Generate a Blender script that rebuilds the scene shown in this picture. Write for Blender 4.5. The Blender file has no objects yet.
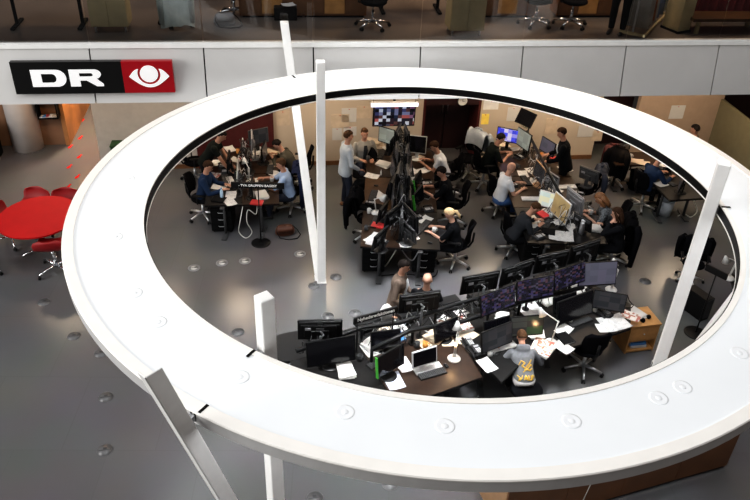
import bpy, bmesh, math, random
from mathutils import Vector as V, Matrix
from mathutils.bvhtree import BVHTree
R = math.radians
rnd = random.Random(7)
scene = bpy.context.scene
COL = scene.collection

# ------------------------------------------------------------------ materials
def mat(name, col, rough=0.5, metal=0.0, var=0.12, scale=6.0, emit=0.0, ecol=None, spec=0.5):
    m = bpy.data.materials.new(name); m.use_nodes = True
    nt = m.node_tree; b = nt.nodes['Principled BSDF']
    b.inputs['Roughness'].default_value = rough
    b.inputs['Metallic'].default_value = metal
    b.inputs['Specular IOR Level'].default_value = spec
    tc = nt.nodes.new('ShaderNodeTexCoord')
    n = nt.nodes.new('ShaderNodeTexNoise'); n.inputs['Scale'].default_value = scale; n.inputs['Detail'].default_value = 3
    nt.links.new(tc.outputs['Object'], n.inputs['Vector'])
    r = nt.nodes.new('ShaderNodeValToRGB')
    lo = [c * (1 - var) for c in col]; hi = [min(1, c * (1 + var)) for c in col]
    r.color_ramp.elements[0].position = .3; r.color_ramp.elements[1].position = .7
    r.color_ramp.elements[0].color = (*lo, 1); r.color_ramp.elements[1].color = (*hi, 1)
    nt.links.new(n.outputs['Fac'], r.inputs['Fac'])
    nt.links.new(r.outputs['Color'], b.inputs['Base Color'])
    if emit:
        b.inputs['Emission Color'].default_value = (*(ecol or col), 1)
        b.inputs['Emission Strength'].default_value = emit
    return m

def pattern_mat(name, cols, sx, sy, emit=0.6, base=0.02, seed=0.0, coord='Object', offset=.5, rough=.25):
    """blocks of colour in a grid (screens, printed sheets)"""
    m = bpy.data.materials.new(name); m.use_nodes = True
    nt = m.node_tree; b = nt.nodes['Principled BSDF']; b.inputs['Roughness'].default_value = rough
    tc = nt.nodes.new('ShaderNodeTexCoord'); mp = nt.nodes.new('ShaderNodeMapping')
    mp.inputs['Scale'].default_value = (sx, sy, sy); mp.inputs['Location'].default_value = (seed, seed * .7, seed * .7)
    nt.links.new(tc.outputs[coord], mp.inputs['Vector'])
    fl = nt.nodes.new('ShaderNodeVectorMath'); fl.operation = 'FLOOR'
    nt.links.new(mp.outputs['Vector'], fl.inputs[0])
    wn = nt.nodes.new('ShaderNodeTexWhiteNoise'); nt.links.new(fl.outputs['Vector'], wn.inputs['Vector'])
    r = nt.nodes.new('ShaderNodeValToRGB'); r.color_ramp.interpolation = 'CONSTANT'
    k = len(cols)
    while len(r.color_ramp.elements) < k: r.color_ramp.elements.new(.5)
    for i, c in enumerate(cols):
        r.color_ramp.elements[i].position = i / k; r.color_ramp.elements[i].color = (*c, 1)
    nt.links.new(wn.outputs['Value'], r.inputs['Fac'])
    nt.links.new(r.outputs['Color'], b.inputs['Base Color'])
    nt.links.new(r.outputs['Color'], b.inputs['Emission Color'])
    b.inputs['Emission Strength'].default_value = emit
    return m

def printed_mat(name, paper, ink, lines=38, cut=.45):
    """white sheet with rows of dark print"""
    m = bpy.data.materials.new(name); m.use_nodes = True
    nt = m.node_tree; b = nt.nodes['Principled BSDF']; b.inputs['Roughness'].default_value = .8
    tc = nt.nodes.new('ShaderNodeTexCoord')
    w = nt.nodes.new('ShaderNodeTexWave'); w.bands_direction = 'Y'; w.inputs['Scale'].default_value = lines
    w.inputs['Distortion'].default_value = 0
    n = nt.nodes.new('ShaderNodeTexNoise'); n.inputs['Scale'].default_value = 14
    nt.links.new(tc.outputs['Object'], w.inputs['Vector']); nt.links.new(tc.outputs['Object'], n.inputs['Vector'])
    mu = nt.nodes.new('ShaderNodeMath'); mu.operation = 'MULTIPLY'
    nt.links.new(w.outputs['Fac'], mu.inputs[0]); nt.links.new(n.outputs['Fac'], mu.inputs[1])
    r = nt.nodes.new('ShaderNodeValToRGB')
    r.color_ramp.elements[0].position = cut; r.color_ramp.elements[1].position = cut + .06
    r.color_ramp.elements[0].color = (*paper, 1); r.color_ramp.elements[1].color = (*ink, 1)
    nt.links.new(mu.outputs['Value'], r.inputs['Fac']); nt.links.new(r.outputs['Color'], b.inputs['Base Color'])
    return m

# ------------------------------------------------------------------ mesh builder
class MB:
    def __init__(s): s.v = []; s.f = []
    def add(s, verts, faces, smooth=False, mi=0, mtx=None):
        o = len(s.v)
        for p in verts:
            p = V(p)
            s.v.append(tuple(mtx @ p) if mtx else tuple(p))
        for f in faces: s.f.append((tuple(i + o for i in f), smooth, mi))
        return s
    def box(s, c, size, rz=0, rx=0, ry=0, bev=0, mi=0):
        hx, hy, hz = size[0] / 2, size[1] / 2, size[2] / 2
        mtx = Matrix.Translation(c) @ Matrix.Rotation(rz, 4, 'Z') @ Matrix.Rotation(ry, 4, 'Y') @ Matrix.Rotation(rx, 4, 'X')
        if bev:
            bm = bmesh.new(); bmesh.ops.create_cube(bm, size=1)
            for q in bm.verts: q.co = (q.co.x * size[0], q.co.y * size[1], q.co.z * size[2])
            bmesh.ops.bevel(bm, geom=bm.edges[:], offset=min(bev, min(size) * .45), segments=2, affect='EDGES', profile=.6)
            bm.verts.index_update()
            s.add([q.co.copy() for q in bm.verts], [[q.index for q in f.verts] for f in bm.faces], False, mi, mtx); bm.free()
            return s
        vs = [(x, y, z) for z in (-hz, hz) for y in (-hy, hy) for x in (-hx, hx)]
        return s.add(vs, [(0, 2, 3, 1), (4, 5, 7, 6), (0, 1, 5, 4), (2, 6, 7, 3), (0, 4, 6, 2), (1, 3, 7, 5)], False, mi, mtx)
    def tube(s, pts, r, seg=8, mi=0, caps=True, closed=False):
        pts = [V(p) for p in pts]; n = len(pts)
        rr = r if isinstance(r, (list, tuple)) else [r] * n
        o = []; up = None
        for i, p in enumerate(pts):
            if closed: d = pts[(i + 1) % n] - pts[i - 1]
            else: d = pts[min(i + 1, n - 1)] - pts[max(i - 1, 0)]
            d = d.normalized() if d.length > 1e-9 else V((0, 0, 1))
            if up is None:
                up = V((0, 0, 1)) if abs(d.z) < .9 else V((1, 0, 0))
            a = d.cross(up).normalized(); b = a.cross(d).normalized(); up = b
            for k in range(seg):
                t = 2 * math.pi * k / seg
                o.append(p + (a * math.cos(t) + b * math.sin(t)) * rr[i])
        fs = []
        for i in range(n if closed else n - 1):
            j = (i + 1) % n
            for k in range(seg):
                l = (k + 1) % seg
                fs.append((i * seg + k, i * seg + l, j * seg + l, j * seg + k))
        s.add(o, fs, True, mi)
        if caps and not closed:
            b0 = len(s.v) - len(o)
            s.f.append((tuple(b0 + k for k in range(seg))[::-1], False, mi))
            s.f.append((tuple(b0 + (n - 1) * seg + k for k in range(seg)), False, mi))
        return s
    def cyl(s, p0, p1, r0, r1=None, seg=16, mi=0): return s.tube([p0, p1], [r0, r0 if r1 is None else r1], seg, mi)
    def lathe(s, prof, c=(0, 0, 0), seg=20, mi=0, mtx=None, smooth=True):
        vs = []; fs = []; n = len(prof)
        for r, z in prof:
            for k in range(seg):
                t = 2 * math.pi * k / seg
                vs.append((c[0] + r * math.cos(t), c[1] + r * math.sin(t), c[2] + z))
        for i in range(n - 1):
            for k in range(seg):
                l = (k + 1) % seg
                fs.append((i * seg + k, i * seg + l, (i + 1) * seg + l, (i + 1) * seg + k))
        if prof[0][0] > 1e-4: fs.append(tuple(range(seg))[::-1])
        if prof[-1][0] > 1e-4: fs.append(tuple((n - 1) * seg + k for k in range(seg)))
        return s.add(vs, fs, smooth, mi, mtx)
    def ball(s, c, r, seg=14, rings=9, mi=0, mtx=None):
        if not isinstance(r, (tuple, list)): r = (r, r, r)
        vs = []; fs = []
        for i in range(rings + 1):
            a = math.pi * i / rings
            for k in range(seg):
                t = 2 * math.pi * k / seg
                vs.append((c[0] + r[0] * math.sin(a) * math.cos(t), c[1] + r[1] * math.sin(a) * math.sin(t), c[2] - r[2] * math.cos(a)))
        for i in range(rings):
            for k in range(seg):
                l = (k + 1) % seg
                fs.append((i * seg + k, i * seg + l, (i + 1) * seg + l, (i + 1) * seg + k))
        return s.add(vs, fs, True, mi, mtx)
    def prism(s, poly, z0, z1, mi=0, mtx=None):
        n = len(poly)
        ar = sum(poly[i][0] * poly[(i + 1) % n][1] - poly[(i + 1) % n][0] * poly[i][1] for i in range(n))
        if ar < 0: poly = poly[::-1]
        vs = [(x, y, z0) for x, y in poly] + [(x, y, z1) for x, y in poly]
        fs = [tuple(range(n))[::-1], tuple(range(n, 2 * n))] + [(i, (i + 1) % n, n + (i + 1) % n, n + i) for i in range(n)]
        return s.add(vs, fs, False, mi, mtx)
    def loft(s, rings, seg=16, mi=0, smooth=True):
        """rings: (centre, axis a, axis b) ellipses"""
        vs = []; fs = []; n = len(rings)
        for c, a, b in rings:
            c, a, b = V(c), V(a), V(b)
            for k in range(seg):
                t = 2 * math.pi * k / seg
                vs.append(c + a * math.cos(t) + b * math.sin(t))
        for i in range(n - 1):
            for k in range(seg):
                l = (k + 1) % seg
                fs.append((i * seg + k, i * seg + l, (i + 1) * seg + l, (i + 1) * seg + k))
        fs.append(tuple(range(seg))[::-1]); fs.append(tuple((n - 1) * seg + k for k in range(seg)))
        return s.add(vs, fs, smooth, mi)
    def mesh(s, name, mats):
        me = bpy.data.meshes.new(name); me.from_pydata(s.v, [], [f[0] for f in s.f])
        for i, p in enumerate(me.polygons):
            p.use_smooth = s.f[i][1]; p.material_index = s.f[i][2]
        for m in (mats if isinstance(mats, (list, tuple)) else [mats]): me.materials.append(m)
        bm = bmesh.new(); bm.from_mesh(me); bmesh.ops.recalc_face_normals(bm, faces=bm.faces[:]); bm.to_mesh(me); bm.free()
        return me
    def build(s, name, mats, parent=None):
        o = bpy.data.objects.new(name, s.mesh(name, mats)); COL.objects.link(o)
        if parent: o.parent = parent
        return o

def empty(name, loc=(0, 0, 0), rz=0):
    o = bpy.data.objects.new(name, None); COL.objects.link(o); o.location = loc; o.rotation_euler = (0, 0, rz)
    o.empty_display_size = .1
    return o
def tag(o, label, cat, group=None, kind=None):
    if label: o['label'] = label
    if cat: o['category'] = cat
    if group: o['group'] = group
    if kind: o['kind'] = kind
    return o
def struct(o):
    o['kind'] = 'structure'; return o
KIDS = {}
def copy_tree(o, parent=None):
    c = o.copy(); COL.objects.link(c)
    if parent: c.parent = parent
    for ch in [x for x in o.children]: copy_tree(ch, c)
    return c
CACHE = {}
def put(key, maker, loc, h=0, label=None, cat=None, group=None, rx=0, ry=0, sc=None):
    if key in CACHE:
        o = copy_tree(CACHE[key])
        for k in ('label', 'category', 'group'):
            if k in o: del o[k]
    else: o = maker(); CACHE[key] = o
    o.location = loc; o.rotation_euler = (R(rx), R(ry), R(h))
    if sc: o.scale = sc if isinstance(sc, tuple) else (sc, sc, sc)
    tag(o, label, cat, group)
    return o

def text_mesh(txt, size, depth, m, name, parent, mtx, align='CENTER', sx=1, bold=0):
    cu = bpy.data.curves.new(name, 'FONT'); cu.body = txt; cu.size = size; cu.extrude = depth; cu.align_x = align; cu.align_y = 'CENTER'
    cu.offset = bold
    t = bpy.data.objects.new(name + '_tmp', cu); COL.objects.link(t)
    me = bpy.data.meshes.new_from_object(t.evaluated_get(bpy.context.evaluated_depsgraph_get()))
    bpy.data.objects.remove(t); bpy.data.curves.remove(cu)
    for v in me.vertices: v.co = mtx @ V((v.co.x * sx, v.co.y, v.co.z))
    me.materials.clear(); me.materials.append(m)
    o = bpy.data.objects.new(name, me); COL.objects.link(o); o.parent = parent
    return o
def fill_mesh(loops, depth, m, name, parent, mtx):
    cu = bpy.data.curves.new(name, 'CURVE'); cu.dimensions = '2D'; cu.fill_mode = 'BOTH'; cu.extrude = depth
    for lp in loops:
        sp = cu.splines.new('POLY'); sp.points.add(len(lp) - 1); sp.use_cyclic_u = True
        for i, (x, y) in enumerate(lp): sp.points[i].co = (x, y, 0, 1)
    t = bpy.data.objects.new(name + '_tmp', cu); COL.objects.link(t)
    me = bpy.data.meshes.new_from_object(t.evaluated_get(bpy.context.evaluated_depsgraph_get()))
    bpy.data.objects.remove(t); bpy.data.curves.remove(cu)
    for v in me.vertices: v.co = mtx @ v.co
    me.materials.clear(); me.materials.append(m)
    o = bpy.data.objects.new(name, me); COL.objects.link(o); o.parent = parent
    return o
def arc(cx, cy, r, a0, a1, n, ry=None):
    return [(cx + r * math.cos(R(a0 + (a1 - a0) * i / n)), cy + (ry or r) * math.sin(R(a0 + (a1 - a0) * i / n))) for i in range(n + 1)]
# ------------------------------------------------------------------ palette
K = {}
def k(n, *a, **kw): K[n] = mat(n, *a, **kw)
k('black_plastic', (.006, .006, .0065), .45, spec=.22); k('black_matte', (.005, .005, .0055), .8, spec=.12)
k('charcoal', (.035, .036, .04), .6); k('dark_grey', (.045, .046, .048), .55, spec=.3); k('mid_grey', (.22, .22, .23), .5)
k('light_grey', (.5, .5, .51), .45); k('white_plastic', (.52, .52, .51), .4); k('white_paint', (.86, .86, .84), .45, var=.03)
k('silver', (.55, .56, .58), .3, .9); k('chrome', (.75, .76, .78), .15, 1.0)
k('screen_off', (.006, .006, .008), .12); k('desk_black', (.006, .0057, .0057), .38, var=.2, scale=9, spec=.3)
k('desk_brown', (.022, .011, .006), .34, var=.3, scale=8); k('desk_tan', (.06, .03, .012), .35, var=.25, scale=8)
k('oak', (.42, .22, .075), .45, var=.2, scale=5); k('wood_brown', (.15, .064, .024), .4, var=.18, scale=2)
k('wood_light', (.32, .19, .10), .5, var=.12); k('red_fab', (.27, .004, .006), .6); k('red_top', (.36, .003, .006), .75, spec=.2, var=.04)
k('red_wall', (.06, .006, .006), .7); k('maroon', (.022, .005, .006), .55); k('paper', (.52, .515, .50), .8, var=.03)
k('paper_grey', (.62, .61, .59), .8); k('paper_warm', (.52, .43, .33), .8); k('yellow_note', (.8, .62, .12), .8)
k('green', (.06, .38, .04), .5); k('dark_green', (.012, .05, .012), .6); k('orange_mug', (.55, .25, .06), .4)
k('red_cover', (.45, .03, .03), .5); k('blue_cover', (.05, .18, .42), .5); k('leather_brown', (.085, .028, .013), .5)
k('cable_white', (.62, .62, .58), .5); k('post_white', (.88, .875, .86), .45, var=.03)
k('clear_plastic', (.55, .6, .65), .2); k('bottle_blue', (.45, .6, .75), .15); k('beige_screen', (.45, .34, .17), .4, var=.15)
k('cabinet_tan', (.42, .35, .20), .55, var=.08); k('fabric_black', (.004, .004, .005), .95, spec=.05); k('fabric_navy', (.012, .017, .045), .9, spec=.15)
k('navy_knit', (.014, .027, .06), .9, spec=.1); k('lightblue_shirt', (.28, .37, .53), .8); k('white_shirt', (.52, .54, .57), .8)
k('grey_shirt', (.33, .36, .39), .85); k('grey_blazer', (.23, .22, .20), .9); k('olive_coat', (.045, .04, .028), .9); k('dark_tee', (.007, .009, .008), .9, spec=.1)
k('charcoal_knit', (.022, .024, .028), .9, spec=.1); k('brown_jacket', (.085, .06, .045), .85); k('hoodie_grey', (.125, .13, .14), .95, scale=25)
k('jeans', (.010, .014, .028), .85); k('jeans_blue', (.05, .12, .3), .85); k('dark_suit', (.006, .0065, .008), .9, spec=.1)
k('patterned_top', (.10, .11, .12), .9, var=.9, scale=30); k('white_coat', (.55, .53, .52), .85)
k('skin', (.37, .195, .13), .55, var=.06); k('skin_pale', (.42, .24, .17), .55, var=.06); k('lips', (.32, .09, .07), .5); k('eye', (.015, .012, .01), .2)
k('hair_brown', (.035, .017, .009), .8, var=.3, scale=40, spec=.15); k('hair_dark', (.009, .006, .005), .8, var=.3, scale=40, spec=.15)
k('hair_blond', (.62, .45, .25), .55, var=.25, scale=40); k('hair_curly', (.16, .07, .025), .6, var=.5, scale=60); k('hair_mid', (.065, .033, .016), .8, var=.3, scale=40, spec=.15)
k('shoe_brown', (.22, .10, .04), .5); k('shoe_black', (.012, .012, .012), .4); k('gold', (.50, .31, .03), .5)
k('lamp_glow', (1, .62, .25), .5, emit=6.0, ecol=(1, .6, .25)); k('tube_glow', (.75, .78, 1), .5, emit=1.3, ecol=(.70, .74, 1))
k('orange', (.6, .2, .04), .6); k('door_wood', (.13, .06, .025), .5); k('garment_a', (.45, .42, .38), .9); k('garment_b', (.18, .24, .36), .9); k('garment_c', (.35, .14, .08), .9); k('garment_d', (.50, .58, .56), .9)
SCR = dict(
 tv=pattern_mat('screen_mosaic', [(.02, .02, .03), (.05, .06, .16), (.18, .20, .34), (.35, .10, .10), (.5, .55, .65), (.10, .05, .05), (.20, .10, .18), (.02, .03, .06), (.01, .01, .015), (.02, .02, .03), (.03, .02, .03)], 12, 13, .38),
 purple=pattern_mat('screen_purple', [(.012, .012, .02), (.02, .018, .04), (.035, .03, .075), (.012, .012, .018), (.06, .03, .04), (.016, .014, .024), (.01, .01, .013), (.05, .045, .07)], 24, 33, .3),
 lav=pattern_mat('screen_lavender', [(.070, .07, .095), (.075, .075, .10), (.068, .068, .09), (.08, .076, .105)], 7, 9, .5),
 blue=pattern_mat('screen_blue', [(.05, .06, .55), (.06, .08, .7), (.25, .25, .65), (.05, .05, .4), (.5, .5, .7)], 11, 12, .55),
 grey=pattern_mat('screen_grey', [(.20, .22, .20), (.22, .25, .23), (.18, .20, .19)], 6, 9, .45),
 light=pattern_mat('screen_light', [(.55, .62, .58), (.6, .66, .62), (.5, .58, .54), (.62, .62, .45)], 7, 9, .3),
 dim=pattern_mat('screen_dim', [(.025, .026, .028), (.03, .03, .033), (.02, .021, .024)], 6, 11, .5),
 green=pattern_mat('screen_dark_green', [(.022, .03, .024), (.018, .034, .02), (.032, .034, .032), (.02, .02, .02)], 3, 10, .8),
 off=K['screen_off'], beige=K['beige_screen'])
PRINT = printed_mat('printed_paper', (.52, .515, .505), (.25, .25, .26))
PRINT_B = printed_mat('printed_blue_grey', (.60, .63, .68), (.10, .14, .32), 26, .35)
MAG = pattern_mat('magazine_cover', [(.5, .46, .42), (.30, .10, .08), (.52, .5, .47), (.28, .18, .14), (.5, .48, .46)], 31, 31, 0, rough=.5)
# ------------------------------------------------------------------ furniture makers (origin at the base, front = local +Y)
def mk_chair(fab='fabric_black', base='silver', arms=True, hb=.42):
    def f():
        t = empty('office_chair')
        s = MB(); s.loft([((0, .02, z), (rx, 0, 0), (0, ry, 0)) for z, rx, ry in ((.42, .14, .14), (.43, .21, .21), (.455, .245, .24), (.485, .24, .235), (.50, .19, .19))], 20)
        s.build('seat', K[fab], t)
        b = MB()
        rows = []
        for i in range(7):
            u = i / 6; z = .56 + hb * u; w = .20 + .03 * math.sin(math.pi * (.15 + .7 * u)) - (.07 if i == 6 else 0) - (.05 if i == 0 else 0)
            rows.append((z, w, -.22 - .07 * u + .03 * math.sin(math.pi * u)))
        vs = []; fs = []; nc = 9
        for off in (0, -.045):
            for z, w, y in rows:
                for k_ in range(nc):
                    x = -1 + 2 * k_ / (nc - 1)
                    vs.append((x * w, y + .055 * x * x + off * (1 - .5 * abs(x)), z))
        nr = len(rows); N = nr * nc
        for i in range(nr - 1):
            for k_ in range(nc - 1):
                a = i * nc + k_
                fs += [(a, a + 1, a + nc + 1, a + nc), (N + a, N + a + nc, N + a + nc + 1, N + a + 1)]
        edge = [k_ for k_ in range(nc)] + [i * nc + nc - 1 for i in range(1, nr)] + [(nr - 1) * nc + k_ for k_ in range(nc - 2, -1, -1)] + [i * nc for i in range(nr - 2, 0, -1)]
        for i in range(len(edge)):
            a, c = edge[i], edge[(i + 1) % len(edge)]; fs.append((a, N + a, N + c, c))
        b.add(vs, fs, True); b.build('backrest', K[fab], t)
        sp = MB(); sp.tube([(0, -.08, .43), (0, -.24, .45), (0, -.30, .58), (0, -.31, .78)], .022, 8); sp.build('back_support', K['black_plastic'], t)
        g = MB(); g.cyl((0, 0, .10), (0, 0, .30), .032, .03); g.cyl((0, 0, .28), (0, 0, .43), .018); g.build('gas_lift', K[base], t)
        for i in range(5):
            a = R(90 + 72 * i + 15); dx, dy = math.cos(a), math.sin(a)
            l = MB(); l.tube([(0.02 * dx, .02 * dy, .115), (.16 * dx, .16 * dy, .105), (.31 * dx, .31 * dy, .075)], [.03, .024, .017], 8)
            lo = l.build('leg', K[base], t)
            c = MB(); px, py = .315 * dx, .315 * dy
            c.cyl((px - .03 * dy, py + .03 * dx, .03), (px - .008 * dy, py + .008 * dx, .03), .03, seg=12)
            c.cyl((px + .03 * dy, py - .03 * dx, .03), (px + .008 * dy, py - .008 * dx, .03), .03, seg=12)
            c.cyl((px, py, .03), (px, py, .075), .012, seg=8); c.build('castor', K['black_plastic'], lo)
        if arms:
            for sx in (-1, 1):
                a = MB(); a.tube([(sx * .18, -.02, .44), (sx * .27, -.02, .46), (sx * .28, -.02, .64)], .016, 8)
                a.box((sx * .28, .02, .655), (.07, .25, .03), bev=.012); a.build('armrest', K['black_plastic'], t)
        return t
    return f

def desk_poly(poly, legs, top='desk_black', z=.74, loc=(0, 0), tray=None):
    """free-form desktop on steel legs; poly in world metres"""
    t = empty('desk', (loc[0], loc[1], 0))
    p = [(x - loc[0], y - loc[1]) for x, y in poly]
    m = MB(); m.prism(p, z - .03, z); m.build('desktop', K[top], t)
    e = MB(); n = len(p)
    for i in range(n):
        a, b = p[i], p[(i + 1) % n]; d = math.hypot(b[0] - a[0], b[1] - a[1])
        if d > .05: e.box(((a[0] + b[0]) / 2, (a[1] + b[1]) / 2, z - .0285), (d, .008, .026), rz=math.atan2(b[1] - a[1], b[0] - a[0]))
    e.build('edge_band', K['black_plastic'], t)
    for x, y in legs:
        x -= loc[0]; y -= loc[1]
        l = MB(); l.cyl((x, y, .03), (x, y, z - .03), .03, seg=12); l.box((x, y, .015), (.10, .5, .03), bev=.01); l.box((x, y, z - .045), (.08, .4, .03)); l.build('leg', K['dark_grey'], t)
    if tray:
        (x0, y0), (x1, y1) = tray; x0 -= loc[0]; x1 -= loc[0]; y0 -= loc[1]; y1 -= loc[1]
        c = MB(); c.box(((x0 + x1) / 2, (y0 + y1) / 2, z - .16), (math.hypot(x1 - x0, y1 - y0), .14, .08), rz=math.atan2(y1 - y0, x1 - x0), bev=.01); c.build('cable_tray', K['black_matte'], t)
    return t

def mk_pedestal(w=.42, d=.56, h=.56, col='black_matte'):
    def f():
        t = empty('drawer_pedestal')
        m = MB(); m.box((0, 0, .05 + (h - .05) / 2), (w, d, h - .05), bev=.008); m.build('body', K[col], t)
        for i in range(3):
            hh = (h - .09) / 3; z = .07 + hh * (i + .5)
            q = MB(); q.box((0, -d / 2 - .008, z), (w - .02, .02, hh - .012), bev=.004); dr = q.build('drawer', K[col], t)
            a = MB(); a.tube([(-.06, -d / 2 - .018, z + .03), (-.05, -d / 2 - .04, z + .03), (.05, -d / 2 - .04, z + .03), (.06, -d / 2 - .018, z + .03)], .006, 6); a.build('handle', K['silver'], dr)
        for sx in (-1, 1):
            for sy in (-1, 1):
                c = MB(); c.cyl((sx * w * .4 - .012, sy * d * .4, .025), (sx * w * .4 + .012, sy * d * .4, .025), .025, seg=10); c.cyl((sx * w * .4, sy * d * .4, .025), (sx * w * .4, sy * d * .4, .055), .01, seg=6); c.build('castor', K['black_plastic'], t)
        return t
    return f

def mk_monitor(w=.58, h=.35, top=.68, scr='off', tilt=5, frame='black_plastic', stand='foot', back=True, thick=.03, green=False, name='monitor', ridge='dark_grey'):
    def f():
        t = empty(name)
        zc = top - h / 2
        mt = Matrix.Translation((0, 0, zc)) @ Matrix.Rotation(R(tilt), 4, 'X')
        a = MB(); tmp = MB(); tmp.box((0, 0, 0), (w, thick, h), bev=.006); a.add(tmp.v, [x[0] for x in tmp.f], False, 0, mt)
        if back:
            for (cz, hh, ww, dp) in ((-.02, h * .62, w * .72, .03), (-.05, h * .34, w * .4, .05)):
                tmp = MB(); tmp.box((0, -thick / 2 - dp / 2 + .004, cz), (ww, dp, hh), bev=.012); a.add(tmp.v, [x[0] for x in tmp.f], False, 0, mt)
        a.build('casing', K[frame], t)
        s_ = MB(); tmp = MB(); tmp.box((0, thick / 2 + .0005, .004), (w - .03, .003, h - .035)); s_.add(tmp.v, [x[0] for x in tmp.f], False, 0, mt)
        s_.build('screen', SCR[scr], t)
        if back:
            r = MB()
            for (cx, cz, ww, hh) in ((0, h * .42, w * .93, .028), (-w * .26, h * .27, w * .34, .018), (w * .26, h * .27, w * .34, .018), (0, h * .31, w * .12, .03)):
                tmp = MB(); tmp.box((cx, -thick / 2 - .006, cz), (ww, .016, hh), bev=.003); r.add(tmp.v, [x[0] for x in tmp.f], False, 0, mt)
            r.build('vent_ridge', K[ridge], t)
            l = MB(); tmp = MB(); tmp.box((-w * .27, -thick / 2 - .031, .045), (.085, .004, .05)); l.add(tmp.v, [x[0] for x in tmp.f], False, 0, mt)
            l.build('rating_label', K['mid_grey'], t)
            c = MB(); rs = random.Random(int(w * 1000 + top * 77))
            for q in range(4):
                x = -w * .18 + q * w * .12
                c.tube([mt @ V((x, -thick / 2 - .03, -.06)), mt @ V((x + rs.uniform(-.04, .04), -thick / 2 - .09, -.12)), mt @ V((x + rs.uniform(-.06, .06), -thick / 2 - .06, -.19)), V((x * .3, -.06, max(.02, zc - h * .75)))], .005, 5)
            c.build('cable', K['dark_grey'], t)
        if stand == 'foot':
            n = MB(); n.box((0, -thick / 2 - .05, (zc) / 2 + .01), (.07, .025, zc), bev=.006); n.build('neck', K[frame], t)
            b = MB(); b.lathe([(.13, 0), (.13, .008), (.12, .014), (0, .016)], (0, -.03, 0), 24); b.build('foot', K[frame], t)
        elif stand == 'arm':
            n = MB(); n.cyl((0, -.16, 0), (0, -.16, zc), .02, seg=10); n.tube([(0, -.16, zc - .04), (.05, -.10, zc - .03), (0, -thick / 2 - .03, zc)], .016, 8); n.box((0, -thick / 2 - .03, zc), (.11, .02, .11)); n.build('mounting_arm', K['dark_grey'], t)
            b = MB(); b.cyl((0, -.16, 0), (0, -.16, .012), .06, seg=16); b.build('clamp', K['black_plastic'], t)
        if green:
            g = MB(); tmp = MB(); tmp.box((w / 2 + .004, 0, 0), (.016, thick + .012, h)); g.add(tmp.v, [x[0] for x in tmp.f], False, 0, mt); g.build('trim', K['green'], t)
        return t
    return f

def mk_keyboard(body='black_plastic', keys='dark_grey'):
    def f():
        t = empty('keyboard')
        m = MB(); m.box((0, 0, .009), (.43, .145, .018), bev=.005); m.build('body', K[body], t)
        q = MB()
        for r in range(5):
            n = 15
            for c in range(n):
                if r == 0 and 4 <= c <= 9:
                    if c == 4: q.box((-.195 + 7 * .028 - .014, -.05, .021), (.15, .02, .008))
                    continue
                q.box((-.195 + c * .028, -.05 + r * .025, .021), (.022, .019, .008))
        q.build('keys', K[keys], t)
        return t
    return f
def mk_mouse():
    m = MB(); m.loft([((0, y, .013), (rx, 0, 0), (0, 0, rz)) for y, rx, rz in ((-.05, .012, .005), (-.045, .026, .011), (-.01, .032, .016), (.03, .028, .013), (.05, .012, .006))], 12)
    t = empty('computer_mouse'); m.build('shell', K['black_plastic'], t)
    w = MB(); w.cyl((-.003, .025, .026), (.003, .025, .026), .006, seg=8); w.build('scroll_wheel', K['mid_grey'], t); return t
def mk_phone():
    t = empty('desk_phone')
    m = MB(); m.prism([(-.09, -.1), (.09, -.1), (.09, .1), (-.09, .1)], 0, .02); m.box((.03, 0, .03), (.10, .19, .03), rx=R(8), bev=.006); m.build('base', K['dark_grey'], t)
    h = MB(); h.tube([(-.06, -.09, .05), (-.06, -.06, .065), (-.06, .06, .07), (-.06, .09, .055)], [.024, .018, .018, .024], 8); h.build('handset', K['black_plastic'], t)
    b = MB()
    for r in range(4):
        for c in range(3): b.box((.005 + c * .026, -.06 + r * .026, .049), (.018, .016, .006))
    b.build('keypad', K['light_grey'], t)
    s_ = MB(); s_.box((.03, .07, .052), (.08, .035, .006), rx=R(8)); s_.build('display', K['mid_grey'], t); return t
def mk_sheet(w=.21, d=.297, m='print', curl=.012):
    def f():
        b = MB(); n = 6; vs = []; fs = []
        for i in range(n + 1):
            for j in range(n + 1):
                u, v = i / n - .5, j / n - .5
                vs.append((u * w, v * d, .002 + curl * (abs(u) * abs(v) * 4) ** 2))
        for i in range(n):
            for j in range(n):
                a = i * (n + 1) + j; fs.append((a, a + n + 1, a + n + 2, a + 1))
        k2 = len(vs); vs += [(x, y, z - .0015) for x, y, z in vs]; fs += [tuple(q + k2 for q in g[::-1]) for g in fs]
        b.add(vs, fs, True)
        mm = {'print': PRINT, 'blue': PRINT_B, 'mag': MAG}.get(m) or K[m]
        return b.build('paper_sheet', mm)
    return f
def mk_stack(w=.22, d=.30, n=7, m='paper'):
    def f():
        t = empty('paper_stack'); rs = random.Random(n * 31 + int(w * 100))
        b = MB()
        for i in range(n): b.box((rs.uniform(-.012, .012), rs.uniform(-.012, .012), .003 + .006 * i), (w, d, .005), rz=rs.uniform(-.12, .12))
        b.build('pile', K['paper_grey'] if m != 'paper_warm' else K['paper_warm'], t)
        c = MB(); c.box((0, 0, .006 * n + .001), (w, d, .002), rz=.1); c.build('top_sheet', {'print': PRINT, 'mag': MAG}.get(m) or K[m], t); return t
    return f
def mk_book(cover='red_cover', w=.17, d=.24, h=.025):
    def f():
        t = empty('book')
        c = MB(); c.box((0, 0, .0015), (w, d, .003)); c.box((0, 0, h), (w, d, .003)); c.box((-w / 2, 0, h / 2), (.003, d, h)); c.build('cover', K[cover], t)
        p = MB(); p.box((.002, 0, h / 2), (w - .01, d - .01, h - .004)); p.build('pages', K['paper'], t); return t
    return f
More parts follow.
